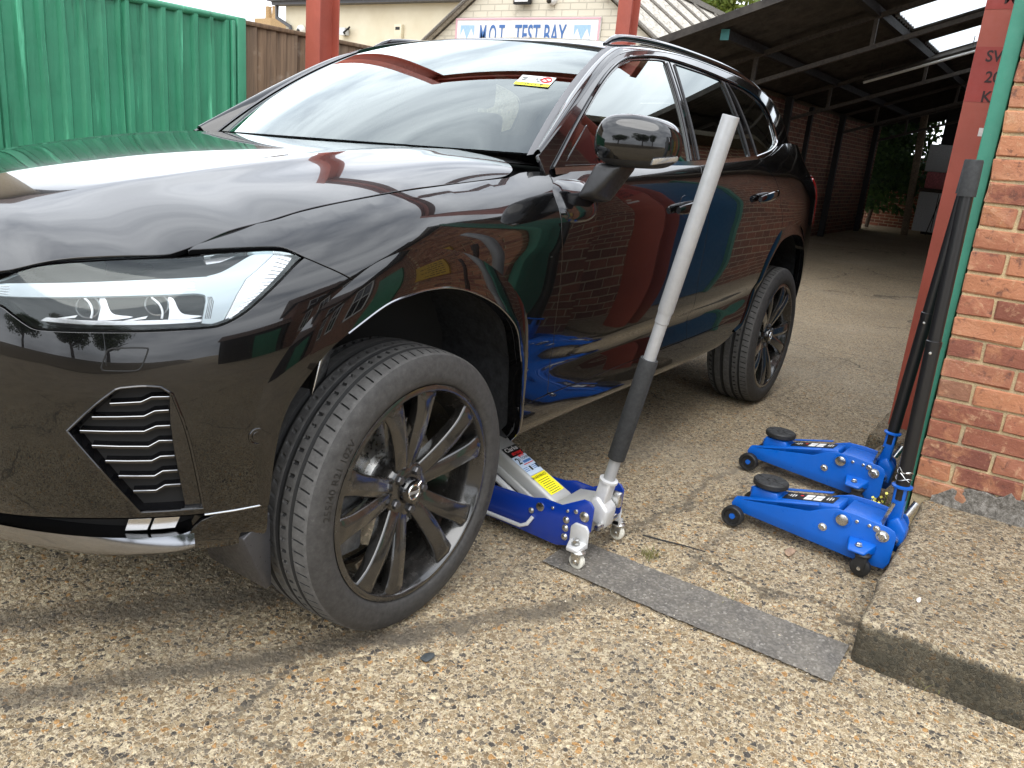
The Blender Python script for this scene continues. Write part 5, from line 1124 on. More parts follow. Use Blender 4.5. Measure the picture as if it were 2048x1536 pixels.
# roof, rails, spoiler, rear window
ra=np.linspace(-1,1,21);rf=np.c_[1.212+.066*np.abs(ra)**2.2,ra]
roof_out=np.vstack([rf,np.c_[np.linspace(1.35,3.25,20),np.ones(20)],np.c_[np.full(21,3.36)-.08*np.abs(ra)**2,ra[::-1]],np.c_[np.linspace(3.25,1.35,20),-np.ones(20)]])
panel('roof',roof,roof_out,car,'black_gloss',sp=.03,scale=(1,.62),thick=.01,gap=.0)
for s in(-1,1):
    xs=np.linspace(1.33,3.16,40);P=roof(np.c_[xs,np.full(40,.86*s)]);u=(xs-1.33)/1.83;lift=.020*np.clip(np.minimum(u/.06,(1-u)/.06),0,1)**.6
    P[:,2]+=lift;rr=.007+.006*np.clip(np.minimum(u/.05,(1-u)/.05),0,1)
    MB().tube(P,rr,10).obj('roof_rail','black_gloss',car,smooth=True)
rw=MB();n=15;V=[]
for j in range(8):
    v=j/7
    for i in range(n):
        a=-1+2*i/(n-1);y0=.58;y1=.66;x=(3.33-.07*a*a)*(1-v)+(3.60-.06*a*a)*v;V.append((x,(y0*(1-v)+y1*v)*a,(1.545-.03*a*a)*(1-v)+1.30*v-ROLL*(y0*(1-v)+y1*v)*a))
rw.add(V,[(j*n+i,j*n+i+1,(j+1)*n+i+1,(j+1)*n+i) for j in range(7) for i in range(n-1)]).obj('rear_window','privacy_glass',car,smooth=True)
panel('tailgate',side,[(5.165,1.30),(5.76,1.32),(5.76,.46),(5.165,.47)],car,'paint',sp=.04,mirror=2)
for lr in(0,1):
    simple('tail_red',(.25,.004,.006),.12,Coat_Weight=1) if 'tail_red' not in M else None
    panel('tail_light',side,crv([(4.90,1.175),(5.02,1.19),(5.10,1.20),(5.11,1.12),(5.07,.98),(5.0,.90),(4.985,1.05),(4.90,1.175)],4)[:-1],car,'tail_red',sp=.02,off=.006,thick=.02,mirror=lr)
    A=ghs(np.c_[np.linspace(3.3,3.47,8),np.interp(np.linspace(3.3,3.47,8),[3.3,3.42,3.47],[float(cant_z(np.array([3.3]))[0]),1.40,1.335])],off=-.002)
    u=np.linspace(0,1,8);Bq=np.c_[3.26*(1-u)+3.54*u,-(.58*(1-u)+.66*u),(1.515)*(1-u)+1.30*u+ROLL*.6];V=np.vstack([A,(A+Bq)/2+[.03,0,.0],Bq])
    if lr: V[:,2]+=2*ROLL*V[:,1];V[:,1]*=-1
    MB().add(V,[(j*8+i,j*8+i+1,(j+1)*8+i+1,(j+1)*8+i) for j in range(2) for i in range(7)]).obj('d_pillar','paint',car,smooth=True)
# under body and cabin: dark tub, seats, wheel
MB().box(-.35,3.55,-.70,.70,.40,.46).obj('floor_pan','shell_black',car)
MB().box(-.45,.45,-.62,.62,.46,.98).obj('engine_bay','shell_black',car)
MB().box(.62,1.0,-.70,.70,.98,1.165,.03).obj('dashboard','interior',car,smooth=True)
for (x,y) in((1.45,-.38),(1.45,.38),(2.35,-.38),(2.35,.38)):
    st=MB().box(x-.25,x+.22,y-.25,y+.25,.70,.90,.05).obj('seat','interior',car,smooth=True)
    b=MB();b.add([(x+.12,y-.24,.86),(x+.26,y-.24,.86),(x+.26,y+.24,.86),(x+.12,y+.24,.86),(x+.26,y-.20,1.36),(x+.36,y-.20,1.36),(x+.36,y+.20,1.36),(x+.26,y+.20,1.36)],[(0,3,2,1),(4,5,6,7),(0,1,5,4),(1,2,6,5),(2,3,7,6),(3,0,4,7)])
    b.obj('backrest','interior',st,bev=.03).location=(0,0,0);MB().box(x+.29,x+.38,y-.13,y+.13,1.38,1.54,.03).obj('headrest','interior',st,smooth=True).location=(0,0,0)
# ---- door mirror
def mirror_(lr):
    sg=1 if lr else -1;c=Vector((.745,sg*1.058,1.262+(0 if not lr else -.04)))
    f=lambda q,p:math.copysign(abs(q)**p,q)
    def shell(ph0,ph1,ins,nm,mat,parent):
        V=[];nu,nv=48,26
        for j in range(nv):
            ph=ph0+(ph1-ph0)*j/(nv-1)
            for i in range(nu):
                th=2*math.pi*i/nu;cp=abs(math.cos(ph))**.46
                X=cp*f(math.cos(th),.72);Yq=cp*f(math.sin(th),.55);Z=f(math.sin(ph),.86)
                zz=Z*(.082 if Z>0 else .066)*(1-.17*max(0,Yq)*(1 if Z>0 else .5));yy=Yq*.114
                xx=X*(.080 if X<0 else .050)*(1-.14*max(0,Yq))+.030*Yq
                V.append((c.x+xx*ins,c.y+sg*yy*ins,c.z+zz*ins))
        F=[(j*nu+i,j*nu+(i+1)%nu,(j+1)*nu+(i+1)%nu,(j+1)*nu+i) for j in range(nv-1) for i in range(nu)]+[tuple(range(nu))[::-1],tuple(range((nv-1)*nu,nv*nu))]
        return MB().add(V,F).obj(nm,mat,parent,smooth=True)
    m=shell(-.66,1.56,1.,'door_mirror','paint',car)
    shell(-1.54,-.60,.982,'mirror_base','black_trim',m).location=(0,0,0)
    z=c.z
    b=MB();b.add([(.685,c.y-sg*.105,z-.058),(.80,c.y-sg*.100,z-.058),(.80,c.y-sg*.02,z-.060),(.69,c.y-sg*.02,z-.060),(.655,sg*.915,z-.165),(.745,sg*.915,z-.180),(.76,sg*.982,z-.172),(.665,sg*.972,z-.150)],[(0,1,2,3),(4,7,6,5),(0,4,5,1),(1,5,6,2),(2,6,7,3),(3,7,4,0)])
    b.obj('mirror_arm','black_trim',m,bev=.014,seg=3).location=(0,0,0)
    nu,nr=36,10;V=[];cs,cz_=X2S(.675),1.070
    for j in range(nr):
        r=j/(nr-1)
        for i in range(nu):
            th=2*math.pi*i/nu;q=(cs+.105*r*f(math.cos(th),.75)+.012*math.sin(th)*r,cz_+.062*r*f(math.sin(th),.75));h=.022*(1-r**2.6)**.6-.002
            V.append(side([q],off=h)[0])
    V=np.array(V)
    if lr: V[:,2]+=2*ROLL*V[:,1];V[:,1]*=-1
    MB().add(V,[(j*nu+i,j*nu+(i+1)%nu,(j+1)*nu+(i+1)%nu,(j+1)*nu+i) for j in range(nr-1) for i in range(nu)]).obj('mirror_foot','black_gloss',m,smooth=True).location=(0,0,0)
    P=[(.705,c.y+sg*.062,z-.052),(.700,c.y+sg*.070,z-.034),(.755,c.y+sg*.119,z-.022),(.760,c.y+sg*.117,z-.036)]
    b2=MB();b2.add([(p[0]-.010,p[1]+sg*.006,p[2]) for p in P]+[(p[0]+.02,p[1]-sg*.02,p[2]) for p in P],[(0,1,2,3),(4,7,6,5),(0,4,5,1),(1,5,6,2),(2,6,7,3),(3,7,4,0)])
    b2.obj('mirror_indicator','lamp_silver',m,bev=.003).location=(0,0,0)
    MB().lathe(c+Vector((.048,0,-.004)),(1,0,0),[(0,.001),(.004,.058)],24).obj('mirror_glass','chrome',m).location=(0,0,0)
mirror_(0);mirror_(1)
for o in car.children:          # the far mirror is folded back
    if o.name.startswith('door_mirror') and o.data.vertices[0].co.y>0:
        h_=Vector((.78,.92,0));R_=Matrix.Rotation(math.radians(-80),3,'Z');o.rotation_euler=(0,0,math.radians(-80));o.location=h_-R_@h_-car.location+Vector((.06,-.03,-.085))
# ---- wheels
NSI=78
def make_wheel():
    rim=MB().lathe((0,0,0),(0,-1,0),[(-.115,.262),(-.110,.272),(-.103,.268),(-.095,.258),(-.03,.238),(.03,.244),(.085,.255),(.098,.264),(.108,.2655),(.1135,.270),(.1140,.278),(.1110,.2835),(.104,.284),(.095,.282)],96).obj('wheel','wheel_black',car,smooth=True)
    # tyre carcass and tread, blocks cut into the crown
    prof=[(-.100,.262),(-.112,.280),(-.122,.300),(-.1235,.322),(-.116,.345),(-.106,.357)]
    crown=[];ys=np.linspace(-.099,.099,74)
    for y in ys:
        crown.append((y,.3687-.0065*(abs(y)/.099)**3.0))
    prof2=[(.1035,.3585),(.1085,.3530),(.1130,.3450),(.1165,.3350),(.1188,.3240),(.1200,.3130),(.1198,.3040),(.1185,.2975),(.1172,.2950),(.1165,.2925),(.1135,.2885),(.1105,.2860),(.105,.2835)]
    allp=prof+crown+prof2;m=len(allp);grooves=[(-.074,.010),(-.028,.012),(.020,.012),(.061,.004)]
    cols=[];per=9
    offs=[0,.05,.1,.15,.3,.45,.62,.8,.92]
    V=[];nsi=NSI
    for k in range(nsi):
        for o in offs:
            th=2*math.pi*(k+o)/nsi;
            for j,(y,r) in enumerate(allp):
                rr=r
                if 6<=j<6+len(crown):
                    g=max(0,max(1-max(0,abs(y-gy)-gw*.5)/.0022 if abs(y-gy)<gw*.5+.0022 else 0 for gy,gw in grooves))
                    rr-=.0075*min(1,g)
                    sh=0.
                    # lateral sipes, curved, on the outer shoulder, the middle ribs and the inner shoulder
                    if o in(.05,.1) and (.068<y<.0985): sh=1
                    if o in(.45,) and (.030<y<.046): sh=.8
                    if o in(.62,) and (-.012<y<.002): sh=.7
                    if o in(.3,.45) and (-.098<y<-.082) : sh=.8
                    rr-=.0050*sh
                tw=0.
                if 6<=j<6+len(crown): tw=.022+.030*((y-.066)/.05)**1.4 if y>.066 else (.022 if y>.02 else .022+(y-.02)*.9)
                elif j>=6: tw=.022+.030*(.033/.05)**1.4
                else: tw=.022-.119*.9
                a=th+tw;V.append((rr*math.cos(a),-y,rr*math.sin(a)))
    n=nsi*len(offs);F=[];Ft=[]
    for i in range(n):
        for j in range(m-1): F.append((i*m+j,i*m+j+1,((i+1)%n)*m+j+1,((i+1)%n)*m+j))
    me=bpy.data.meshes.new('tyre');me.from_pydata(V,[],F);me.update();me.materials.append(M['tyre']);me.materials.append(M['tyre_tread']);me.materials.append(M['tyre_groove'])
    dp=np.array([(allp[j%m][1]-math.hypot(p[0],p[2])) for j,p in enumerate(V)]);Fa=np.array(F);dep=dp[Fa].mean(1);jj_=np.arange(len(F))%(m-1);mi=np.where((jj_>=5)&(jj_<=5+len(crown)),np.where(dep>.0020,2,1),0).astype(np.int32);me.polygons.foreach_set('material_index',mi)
    me.polygons.foreach_set('use_smooth',[True]*len(F));me.set_sharp_from_angle(angle=math.radians(30))
    ty=bpy.data.objects.new('tyre',me);C.objects.link(ty);ty.parent=rim
    # side wall lettering
    for txt,a0,r,sz in(('255/40 R21 102V',18,.317,.027),('255/40 R21 102V',198,.317,.027)):
        v,f=text_polys(txt,sz,.004);W=[]
        for x,y in v:
            rr=r+y;an=math.radians(a0)+x/r
            yy=np.interp(rr,[.2950,.3040,.3130,.3240,.3350,.3450],[.1172,.1198,.1200,.1188,.1165,.1130])+.0006
            W.append((rr*math.cos(an)*-1,-yy,rr*math.sin(an)))
        mk('sidewall_lettering',W,f,'tyre_letter',rim,loc=(0,0,0))
    # five pairs of spokes
    def spoke(a0,a1,w0,w1,sgn):
        rows=[];nr=11
        for i in range(nr):
            u=i/(nr-1);r=.058+(.267-.058)*u;a=a0+(a1-a0)*(u**1.15);hw=(w0+(w1-w0)*u)*(1 if u<.78 else 1+.28*(u-.78)/.22)
            yo=.074+.026*math.sin(u*1.9)+.008*u;dep=.045-.015*u
            c=Vector((r*math.cos(a),0,r*math.sin(a)));t=Vector((-math.sin(a),0,math.cos(a)))
            sec=[(-hw,yo-.006),(-hw*.86,yo-.001),(hw*.30*sgn,yo+.004),(hw*.86,yo-.001),(hw,yo-.006),(hw*.80,yo-dep),(-hw*.80,yo-dep)]
            rows.append([c+t*q+Vector((0,-h,0)) for q,h in sec])
        k=7;V=[p for r_ in rows for p in r_];F=[(i*k+j,i*k+(j+1)%k,(i+1)*k+(j+1)%k,(i+1)*k+j) for i in range(nr-1) for j in range(k)]+[tuple(range(k)),tuple(range((nr-1)*k,nr*k))[::-1]]
        MB().add(V,F).obj('spoke','wheel_black',rim,bev=.0016,seg=2,angle=22,loc=(0,0,0))
    ph=math.radians(90+14)
    for k in range(5):
        b=ph+2*math.pi*k/5
        spoke(b-math.radians(11),b-math.radians(13.5),.025,.0285,1);spoke(b+math.radians(11),b+math.radians(13.5),.025,.0285,-1)
        nb=b+math.pi/5*1.0
        cn=Vector((.054*math.cos(nb),-.083,.054*math.sin(nb)))
        MB().lathe(cn,(0,-1,0),[(-.03,.0125),(.002,.0125),(.006,.0105),(.008,.0001)],6).obj('wheel_nut','nut',rim,loc=(0,0,0))
    MB().lathe((0,0,0),(0,-1,0),[(.02,.085),(.055,.082),(.072,.074),(.078,.066),(.079,.036),(.0001+.079,.034)],40).obj('hub','wheel_black',rim,smooth=True,loc=(0,0,0))
    cp=MB().lathe((0,0,0),(0,-1,0),[(.070,.036),(.088,.0355),(.094,.031),(.096,.018),(.0965,.0001)],40).obj('centre_cap','black_gloss',rim,smooth=True,loc=(0,0,0))
    e=MB();th=np.linspace(0,2*math.pi,33);e.tube([(.019*math.cos(a),-.0968,.019*math.sin(a)) for a in th],.0028,8);e.obj('cap_emblem','chrome',rim,smooth=True,loc=(0,0,0))
    e=MB();e.tube([(.0135,-.0968,.0135),(.024,-.0968,.024)],.003,8);e.box(-.019,.019,-.099,-.0962,-.0042,.0042);e.obj('cap_emblem','chrome',rim,smooth=True,loc=(0,0,0))
    return rim
simple('tyre_letter',(.010,.010,.010),.45)
w0=make_wheel();L=car.location
spots=[(0,-.825,.3695,0,.10),(2.865,-.825,.3655,0,.75),(0,.83,.3655,math.pi,.3),(2.865,.83,.3655,math.pi,.5)]
for i,(x,y,z,rz,spin) in enumerate(spots):
    o=w0 if i==0 else copy_tree(w0,car)
    o.location=Vector((x,y,z))-L;o.rotation_euler=(0,spin,rz)
    sg=-1 if y<0 else 1
    MB().lathe((x,y-sg*.01,z),(0,sg,0),[(0,.04),(0,.172),(.012,.174),(.014,.172),(.014,.10),(.03,.09),(.03,.03)],48).obj('brake_disc','disc_steel',car,smooth=True)
    b=MB();b.box(x-.205 if x<1 else x+.08,x-.125 if x<1 else x+.17,min(y-sg*.03,y+sg*.045),max(y-sg*.03,y+sg*.045),z-.13,z+.03,.012);b.obj('brake_caliper','caliper',car,smooth=True)
    MB().cyl((x,y-sg*.05,z),(x,y-sg*.35,z+.02),.035).obj('hub_carrier','caliper',car,smooth=True)
MB().cyl((-.10,-.70,.62),(-.16,-.66,.98),.03).obj('suspension_strut','caliper',car,smooth=True)
MB().prism([(-.235,.64),(-.19,.80),(-.13,.86),(-.11,.83),(-.165,.77),(-.205,.63)],1,-.80,-.72).obj('wheel_arch_bracket','satin_silver',car,bev=.004)
# ---------------------------------------------------------------- trolley jacks (local frame: +Y is the lifting end, z up)
painted('jack_blue',(.0,.090,.43),.755,(.05,.05,.06),.24);simple('jack_navy',(.003,.030,.25),.25,Coat_Weight=.6);simple('jack_grey',(.40,.40,.385),.45,.2);simple('alu',(.60,.60,.60),.42,.35,wear=.06)
simple('zinc',(.66,.66,.64),.28,1,wear=.15);simple('caster_white',(.66,.64,.56),.45);simple('rubber_black',(.012,.012,.012),.55,wear=.3);simple('handle_grey',(.36,.365,.37),.40,.30,wear=.05);simple('foam_black',(.022,.023,.024),.75,wear=.2);simple('tube_black',(.010,.010,.011),.30)
simple('label_black',(.012,.012,.012),.4);simple('label_pale',(.52,.62,.75),.4);simple('label_yellow',(.86,.76,.0),.4);simple('ink_blue',(.05,.16,.42),.5)
def bolt(p,ax,r,h,parent,hexa=True,mat='zinc',washer=True):
    b=MB()
    if washer: b.lathe(p,ax,[(0,r*1.35),(.0015,r*1.35),(.0016,0.0001)],20)
    b.lathe(p,ax,[(0,r),(h*.8,r),(h,r*.8),(h+.0003,.0001)],6 if hexa else 18);return b.obj('bolt',mat,parent,smooth=not hexa,loc=(0,0,0))
def caster(p,r,w,parent,wheel_mat,fork_mat,top):
    c=MB();c.lathe((p[0]-w/2,p[1],p[2]),(1,0,0),[(0,.004),(0,r*.8),(w*.15,r),(w*.85,r),(w,r*.8),(w,.004)],26)
    o=c.obj('caster_wheel',wheel_mat,parent,smooth=True,loc=(0,0,0))
    f=MB()
    for s in(-1,1): f.prism([(p[1]-.013,p[2]-.008),(p[1]+.013,p[2]-.008),(p[1]+.018,top),(p[1]-.018,top)],0,p[0]+s*(w/2+.004)-.0015,p[0]+s*(w/2+.004)+.0015)
    f.lathe((p[0],p[1],top-.004),(0,0,1),[(0,.0001),(0,.024),(.006,.024),(.010,.017),(.014,.017),(.014,.0001)],20)
    f.obj('caster_fork',fork_mat,parent,smooth=False,bev=.001,loc=(0,0,0))
    MB().cyl((p[0]-w/2-.009,p[1],p[2]),(p[0]+w/2+.009,p[1],p[2]),.006,n=8).obj('axle','zinc',parent,loc=(0,0,0));return o
def frame_side(pts,x,t,mat,parent,bev=.002):
    return MB().prism(pts,0,x-t/2,x+t/2).obj('side_plate',mat,parent,bev=bev,loc=(0,0,0))
def blue_jack(label,loc,rz,lean):
    J=thing('trolley_jack',label,'jack',loc,'blue trolley jacks by the pier',rz)
    W=.082;J.scale=(1,1.06,1)
    plate=[(-.248,.060),(-.250,.150),(-.243,.168),(-.225,.176),(-.130,.184),(-.07,.182),(-.03,.166),(.01,.142),(.255,.096),(.262,.078),(.255,.056),(-.17,.030),(-.235,.034)]
    for s in(-1,1): frame_side(plate,s*W,.005,'jack_blue',J)
    # folded top flange of the frame towards the nose
    for s in(-1,1):
        b=MB();b.add([(s*W,-.015,.174),(s*(W-.022),-.015,.176),(s*(W-.022),.255,.100),(s*W,.255,.098),(s*W,-.015,.169),(s*(W-.022),-.015,.171),(s*(W-.022),.255,.095),(s*W,.255,.093)],[(0,1,2,3),(4,7,6,5),(0,4,5,1),(1,5,6,2),(2,6,7,3),(3,7,4,0)]);b.obj('frame_flange','jack_blue',J,bev=.002,loc=(0,0,0))
    # lifting arm, a long tapering box
    a=MB();a.add([(-.052,-.075,.130),(.052,-.075,.130),(.040,.185,.090),(-.040,.185,.090),(-.050,-.070,.182),(.050,-.070,.182),(.038,.185,.118),(-.038,.185,.118)],[(0,3,2,1),(4,5,6,7),(0,1,5,4),(1,2,6,5),(2,3,7,6),(3,0,4,7)])
    arm=a.obj('lifting_arm','jack_blue',J,bev=.009,seg=3,loc=(0,0,0))
    n=MB();n.add([(-.045,.115,.075),(.045,.115,.075),(.045,.225,.065),(-.045,.225,.065),(-.042,.130,.146),(.042,.130,.146),(.042,.215,.146),(-.042,.215,.146)],[(0,3,2,1),(4,5,6,7),(0,1,5,4),(1,2,6,5),(2,3,7,6),(3,0,4,7)]);n.obj('arm_nose','jack_blue',J,bev=.006,loc=(0,0,0))
    s=MB();s.lathe((0,.170,.146),(0,0,1),[(0,.03),(.004,.050),(.010,.058),(.024,.058),(.028,.054),(.028,.0001)],40);sd=s.obj('saddle','rubber_black',J,smooth=True,loc=(0,0,0))
    g=MB()
    for k in range(6):
        an=k*math.pi/3+.3;c,si=math.cos(an),math.sin(an);g.add([(c*.016-si*-.004,.170+si*.016+c*-.004,.1755),(c*.050-si*-.005,.170+si*.050+c*-.005,.1755),(c*.050-si*.005,.170+si*.050+c*.005,.1755),(c*.016-si*.004,.170+si*.016+c*.004,.1755),(c*.016-si*-.004,.170+si*.016+c*-.004,.170),(c*.050-si*-.005,.170+si*.050+c*-.005,.170),(c*.050-si*.005,.170+si*.050+c*.005,.170),(c*.016-si*.004,.170+si*.016+c*.004,.170)],[(0,1,2,3),(0,4,5,1),(1,5,6,2),(2,6,7,3),(3,7,4,0)])
    th=np.linspace(0,2*math.pi,41);g.tube([(.014*math.cos(t_),.170+.014*math.sin(t_),.1745) for t_ in th],.0022,6);g.obj('saddle_ridges','rubber_black',sd,bev=.001,loc=(0,0,0))
    # power unit between the plates
    MB().box(-.06,.06,-.200,-.080,.06,.172,.008).obj('pump_body','jack_blue',J,smooth=True,loc=(0,0,0))
    u=MB();u.add([(-.070,-.19,.168),(.070,-.19,.168),(.070,-.082,.172),(-.070,-.082,.172),(-.070,-.19,.160),(.070,-.19,.160),(.070,-.082,.164),(-.070,-.082,.164)],[(0,1,2,3),(4,7,6,5),(0,4,5,1),(1,5,6,2),(2,6,7,3),(3,7,4,0)]);u.obj('cover_plate','jack_blue',J,bev=.002,loc=(0,0,0))
    # label on the arm: pictogram panels and lines of print
    ex,ey=Vector((0,-1,0)),Vector((1,0,0));up=Vector((0,.185,1)).normalized();sl=(.182-.118)/(.070+.185);ex=Vector((0,-1,sl)).normalized();nrm=Vector((0,sl,1)).normalized()
    def on(y,x,h): return Vector((x,y,.182-(y+.070)*sl))+nrm*h
    lb=quad_on(on(.035,0,.0012),ex,ey,.165,.072,'instruction_label','label_black',J);lb.location=(0,0,0)
    for y,x in((.038,.014),(.038,-.014),(.008,.014),(.008,-.014)): quad_on(on(y,x,.0018),ex,ey,.026,.024,'pictogram','sign_white',lb).location=(0,0,0)
    for y,w in((.105,.006),(.098,.02),(.090,.03),(.082,.02),(-.018,.028),(-.026,.034),(-.034,.022)): quad_on(on(y,.004,.0018),ex,ey,.0035,w,'print_line','sign_white',lb).location=(0,0,0)
    quad_on(on(.064,.01,.0018),ex,ey,.010,.010,'warning_mark','ink_red',lb).location=(0,0,0)
    # wheels
    fw=MB()
    for s_ in(-1,1):
        q=MB();x0=s_*.098;q.lathe((x0,.245,.037),(s_,0,0),[(-.014,.010),(-.014,.033),(-.011,.0365),(.011,.0365),(.014,.034),(.014,.028),(.004,.026),(.004,.012),(.006,.0001)],30);w=q.obj('front_wheel','rubber_black',J,smooth=True,loc=(0,0,0))
        MB().lathe((x0,.245,.037),(s_,0,0),[(.004,.010),(.009,.010),(.010,.0001)],16).obj('wheel_cap','jack_blue',w,smooth=True,loc=(0,0,0))
        bolt((s_*(W+.0026),-.040,.105),(s_,0,0),.010,.008,J);bolt((s_*(W+.0026),-.093,.153),(s_,0,0),.019,.010,J,False,'satin_silver',False)
        MB().lathe((s_*(W+.0024),-.093,.153),(s_,0,0),[(0,.027),(.003,.026),(.0032,.019)],26).obj('pivot_boss','jack_blue',J,smooth=True,loc=(0,0,0))
        bolt((s_*(W+.0026),-.135,.163),(s_,0,0),.0055,.005,J,False,washer=False);bolt((s_*(W+.0026),-.172,.163),(s_,0,0),.0055,.005,J,False,washer=False);bolt((s_*(W+.0026),-.193,.160),(s_,0,0),.008,.006,J,True);bolt((s_*(W+.0026),-.213,.142),(s_,0,0),.0145,.012,J)
        # rear caster bracket
        br=MB();br.add([(s_*W,-.120,.108),(s_*(W+.058),-.135,.088),(s_*(W+.058),-.185,.088),(s_*W,-.205,.108),(s_*W,-.120,.070),(s_*(W+.058),-.135,.078),(s_*(W+.058),-.185,.078),(s_*W,-.205,.070)],[(0,1,2,3),(4,7,6,5),(0,4,5,1),(1,5,6,2),(2,6,7,3),(3,7,4,0)]);br.obj('caster_bracket','jack_blue',J,bev=.005,loc=(0,0,0))
        bolt((s_*(W+.030),-.160,.097),(0,0,1),.009,.010,J);caster((s_*(W+.034),-.178,.030),.030,.022,J,'rubber_black','rubber_black',.074)
    MB().cyl((-.10,.245,.037),(.10,.245,.037),.009,n=12).obj('axle','zinc',J,loc=(0,0,0))
    # handle socket and two-piece handle
    base=Vector((0,-.222,.150));d=Vector((0,lean,1)).normalized()
    sk=MB();e0=base-d*.02
    sk.prism([(-.018,-.018),(.018,-.018),(.018,.018),(-.018,.018)],2,0,.145);M4=Matrix.Translation(base)@Vector((0,0,1)).rotation_difference(d).to_matrix().to_4x4();sk.v=[tuple(M4@Vector(p)) for p in sk.v];so=sk.obj('handle_socket','jack_blue',J,bev=.005,loc=(0,0,0))
    MB().lathe(base+d*.138,d,[(0,.019),(.003,.030),(.008,.030),(.011,.0205)],24).obj('socket_collar','jack_blue',J,smooth=True,loc=(0,0,0))
    yk=MB();yk.prism([(-.258,.095),(-.208,.11),(-.208,.175),(-.232,.195),(-.262,.155)],0,-.026,.026);yk.obj('socket_yoke','jack_blue',J,bev=.006,loc=(0,0,0))
    MB().cyl((.036,-.245,.19),(.052,-.262,.235),.011,n=10).obj('release_screw','zinc',J,smooth=True,loc=(0,0,0));MB().cyl((-.05,-.24,.12),(.05,-.24,.12),.010,n=10).obj('cross_pin','zinc',J,smooth=True,loc=(0,0,0));MB().cyl((-.045,-.195,.16),(-.045,-.215,.245),.006,n=8).obj('return_spring','zinc',J,smooth=True,loc=(0,0,0))
    MB().cyl(base+d*.10,base+d*.62,.0205,n=24).obj('handle_lower','tube_black',J,smooth=True,loc=(0,0,0))
    MB().cyl(base+d*.615,base+d*1.06,.0185,n=24).obj('handle_upper','tube_black',J,smooth=True,loc=(0,0,0))
    MB().lathe(base+d*.60,d,[(0,.0215),(.02,.0222),(.022,.019)],24).obj('handle_joint','tube_black',J,smooth=True,loc=(0,0,0))
    MB().lathe(base+d*1.05,d,[(0,.019),(0,.0235),(.098,.0240),(.103,.022),(.1032,.0001)],24).obj('grip','foam_black',J,smooth=True,loc=(0,0,0))
    p=base+d*.585;MB().lathe(p+Vector((-.020,0,0)),(-1,0,0),[(0,.005),(.003,.004),(.0035,.0001)],10).obj('spring_button','zinc',J,smooth=True,loc=(0,0,0))
    return J
blue_jack('bright blue trolley jack beside the kerb slab, weeds behind its rear end',(1.292,-1.640,.002),math.radians(-4),.018)
blue_jack('bright blue trolley jack by the red column, its handle leaning to the pier',(1.868,-1.497,.002),math.radians(-4),-.045)
wr=thing('wire_tie','scrap of twisted silver wire wound round a jack handle','wire',(1.27,-1.87,.33))
b=MB();cx,cy=1.276,-1.871
for k,z in((0,.322),(1,.345)):
    b.tube([(cx+.0235*math.cos(a),cy+.0235*math.sin(a),z+.006*math.sin(a*2)) for a in np.linspace(0,2*math.pi,17)],.0014,5)
b.tube([(cx-.024,cy+.01,.345),(cx-.03,cy-.006,.332),(cx-.026,cy-.02,.322)],.0014,5);b.tube([(cx-.026,cy-.018,.348),(cx-.034,cy+.004,.350),(cx-.030,cy+.016,.365)],.0014,5);b.obj('wire','zinc',wr,smooth=True)
# ---- silver and navy aluminium jack under the sill
S=thing('aluminium_jack','raised silver and navy blue trolley jack lifting the car sill, white casters','jack',(.69,-.80,0),None,0)
def sp(pts,x,t,nm,mat,bev=.003): return MB().prism(pts,0,x-t/2,x+t/2).obj(nm,mat,S,bev=bev,loc=(0,0,0))
NP=[(-.335,.115),(-.338,.195),(-.325,.212),(-.30,.214),(-.225,.170),(-.16,.172),(-.12,.160),(.14,.148),(.235,.110),(.245,.070),(.235,.048),(.10,.040),(-.22,.030),(-.285,.050)]
for s in(-1,1): sp(NP,s*.098,.008,'side_plate','jack_navy',.004)
a=MB();a.add([(-.055,-.205,.085),(.055,-.205,.085),(.046,.190,.245),(-.046,.190,.245),(-.055,-.175,.146),(.055,-.175,.146),(.046,.160,.300),(-.046,.160,.300)],[(0,3,2,1),(4,5,6,7),(0,1,5,4),(1,2,6,5),(2,3,7,6),(3,0,4,7)]);a.obj('lifting_arm','jack_grey',S,bev=.012,seg=3,loc=(0,0,0))
a=MB();a.add([(-.062,-.180,.074),(.062,-.180,.074),(.052,.19,.227),(-.052,.19,.227),(-.062,-.165,.104),(.062,-.165,.104),(.052,.18,.257),(-.052,.18,.257)],[(0,3,2,1),(4,5,6,7),(0,1,5,4),(1,2,6,5),(2,3,7,6),(3,0,4,7)]);a.obj('arm_flange','jack_grey',S,bev=.004,loc=(0,0,0))
MB().lathe((0,.165,.290),(0,0,1),[(0,.03),(.03,.03),(.035,.045),(.065,.045),(.067,.0001)],28).obj('saddle','rubber_black',S,smooth=True,loc=(0,0,0))
for s in(-1,1): MB().tube([(s*.075,-.12,.09),(s*.075,.17,.225)],.011,8).obj('link_rod','alu',S,smooth=True,loc=(0,0,0))
u=MB();u.add([(-.078,-.285,.176),(.078,-.285,.176),(.078,-.190,.160),(-.078,-.190,.160),(-.078,-.285,.060),(.078,-.285,.060),(.078,-.190,.060),(-.078,-.190,.060)],[(0,1,2,3),(4,7,6,5),(0,4,5,1),(1,5,6,2),(2,6,7,3),(3,7,4,0)]);u.obj('pump_cover','jack_grey',S,bev=.004,loc=(0,0,0))
MB().box(-.07,.07,-.19,.1,.055,.10,.01).obj('pump_body','jack_grey',S,smooth=True,loc=(0,0,0))
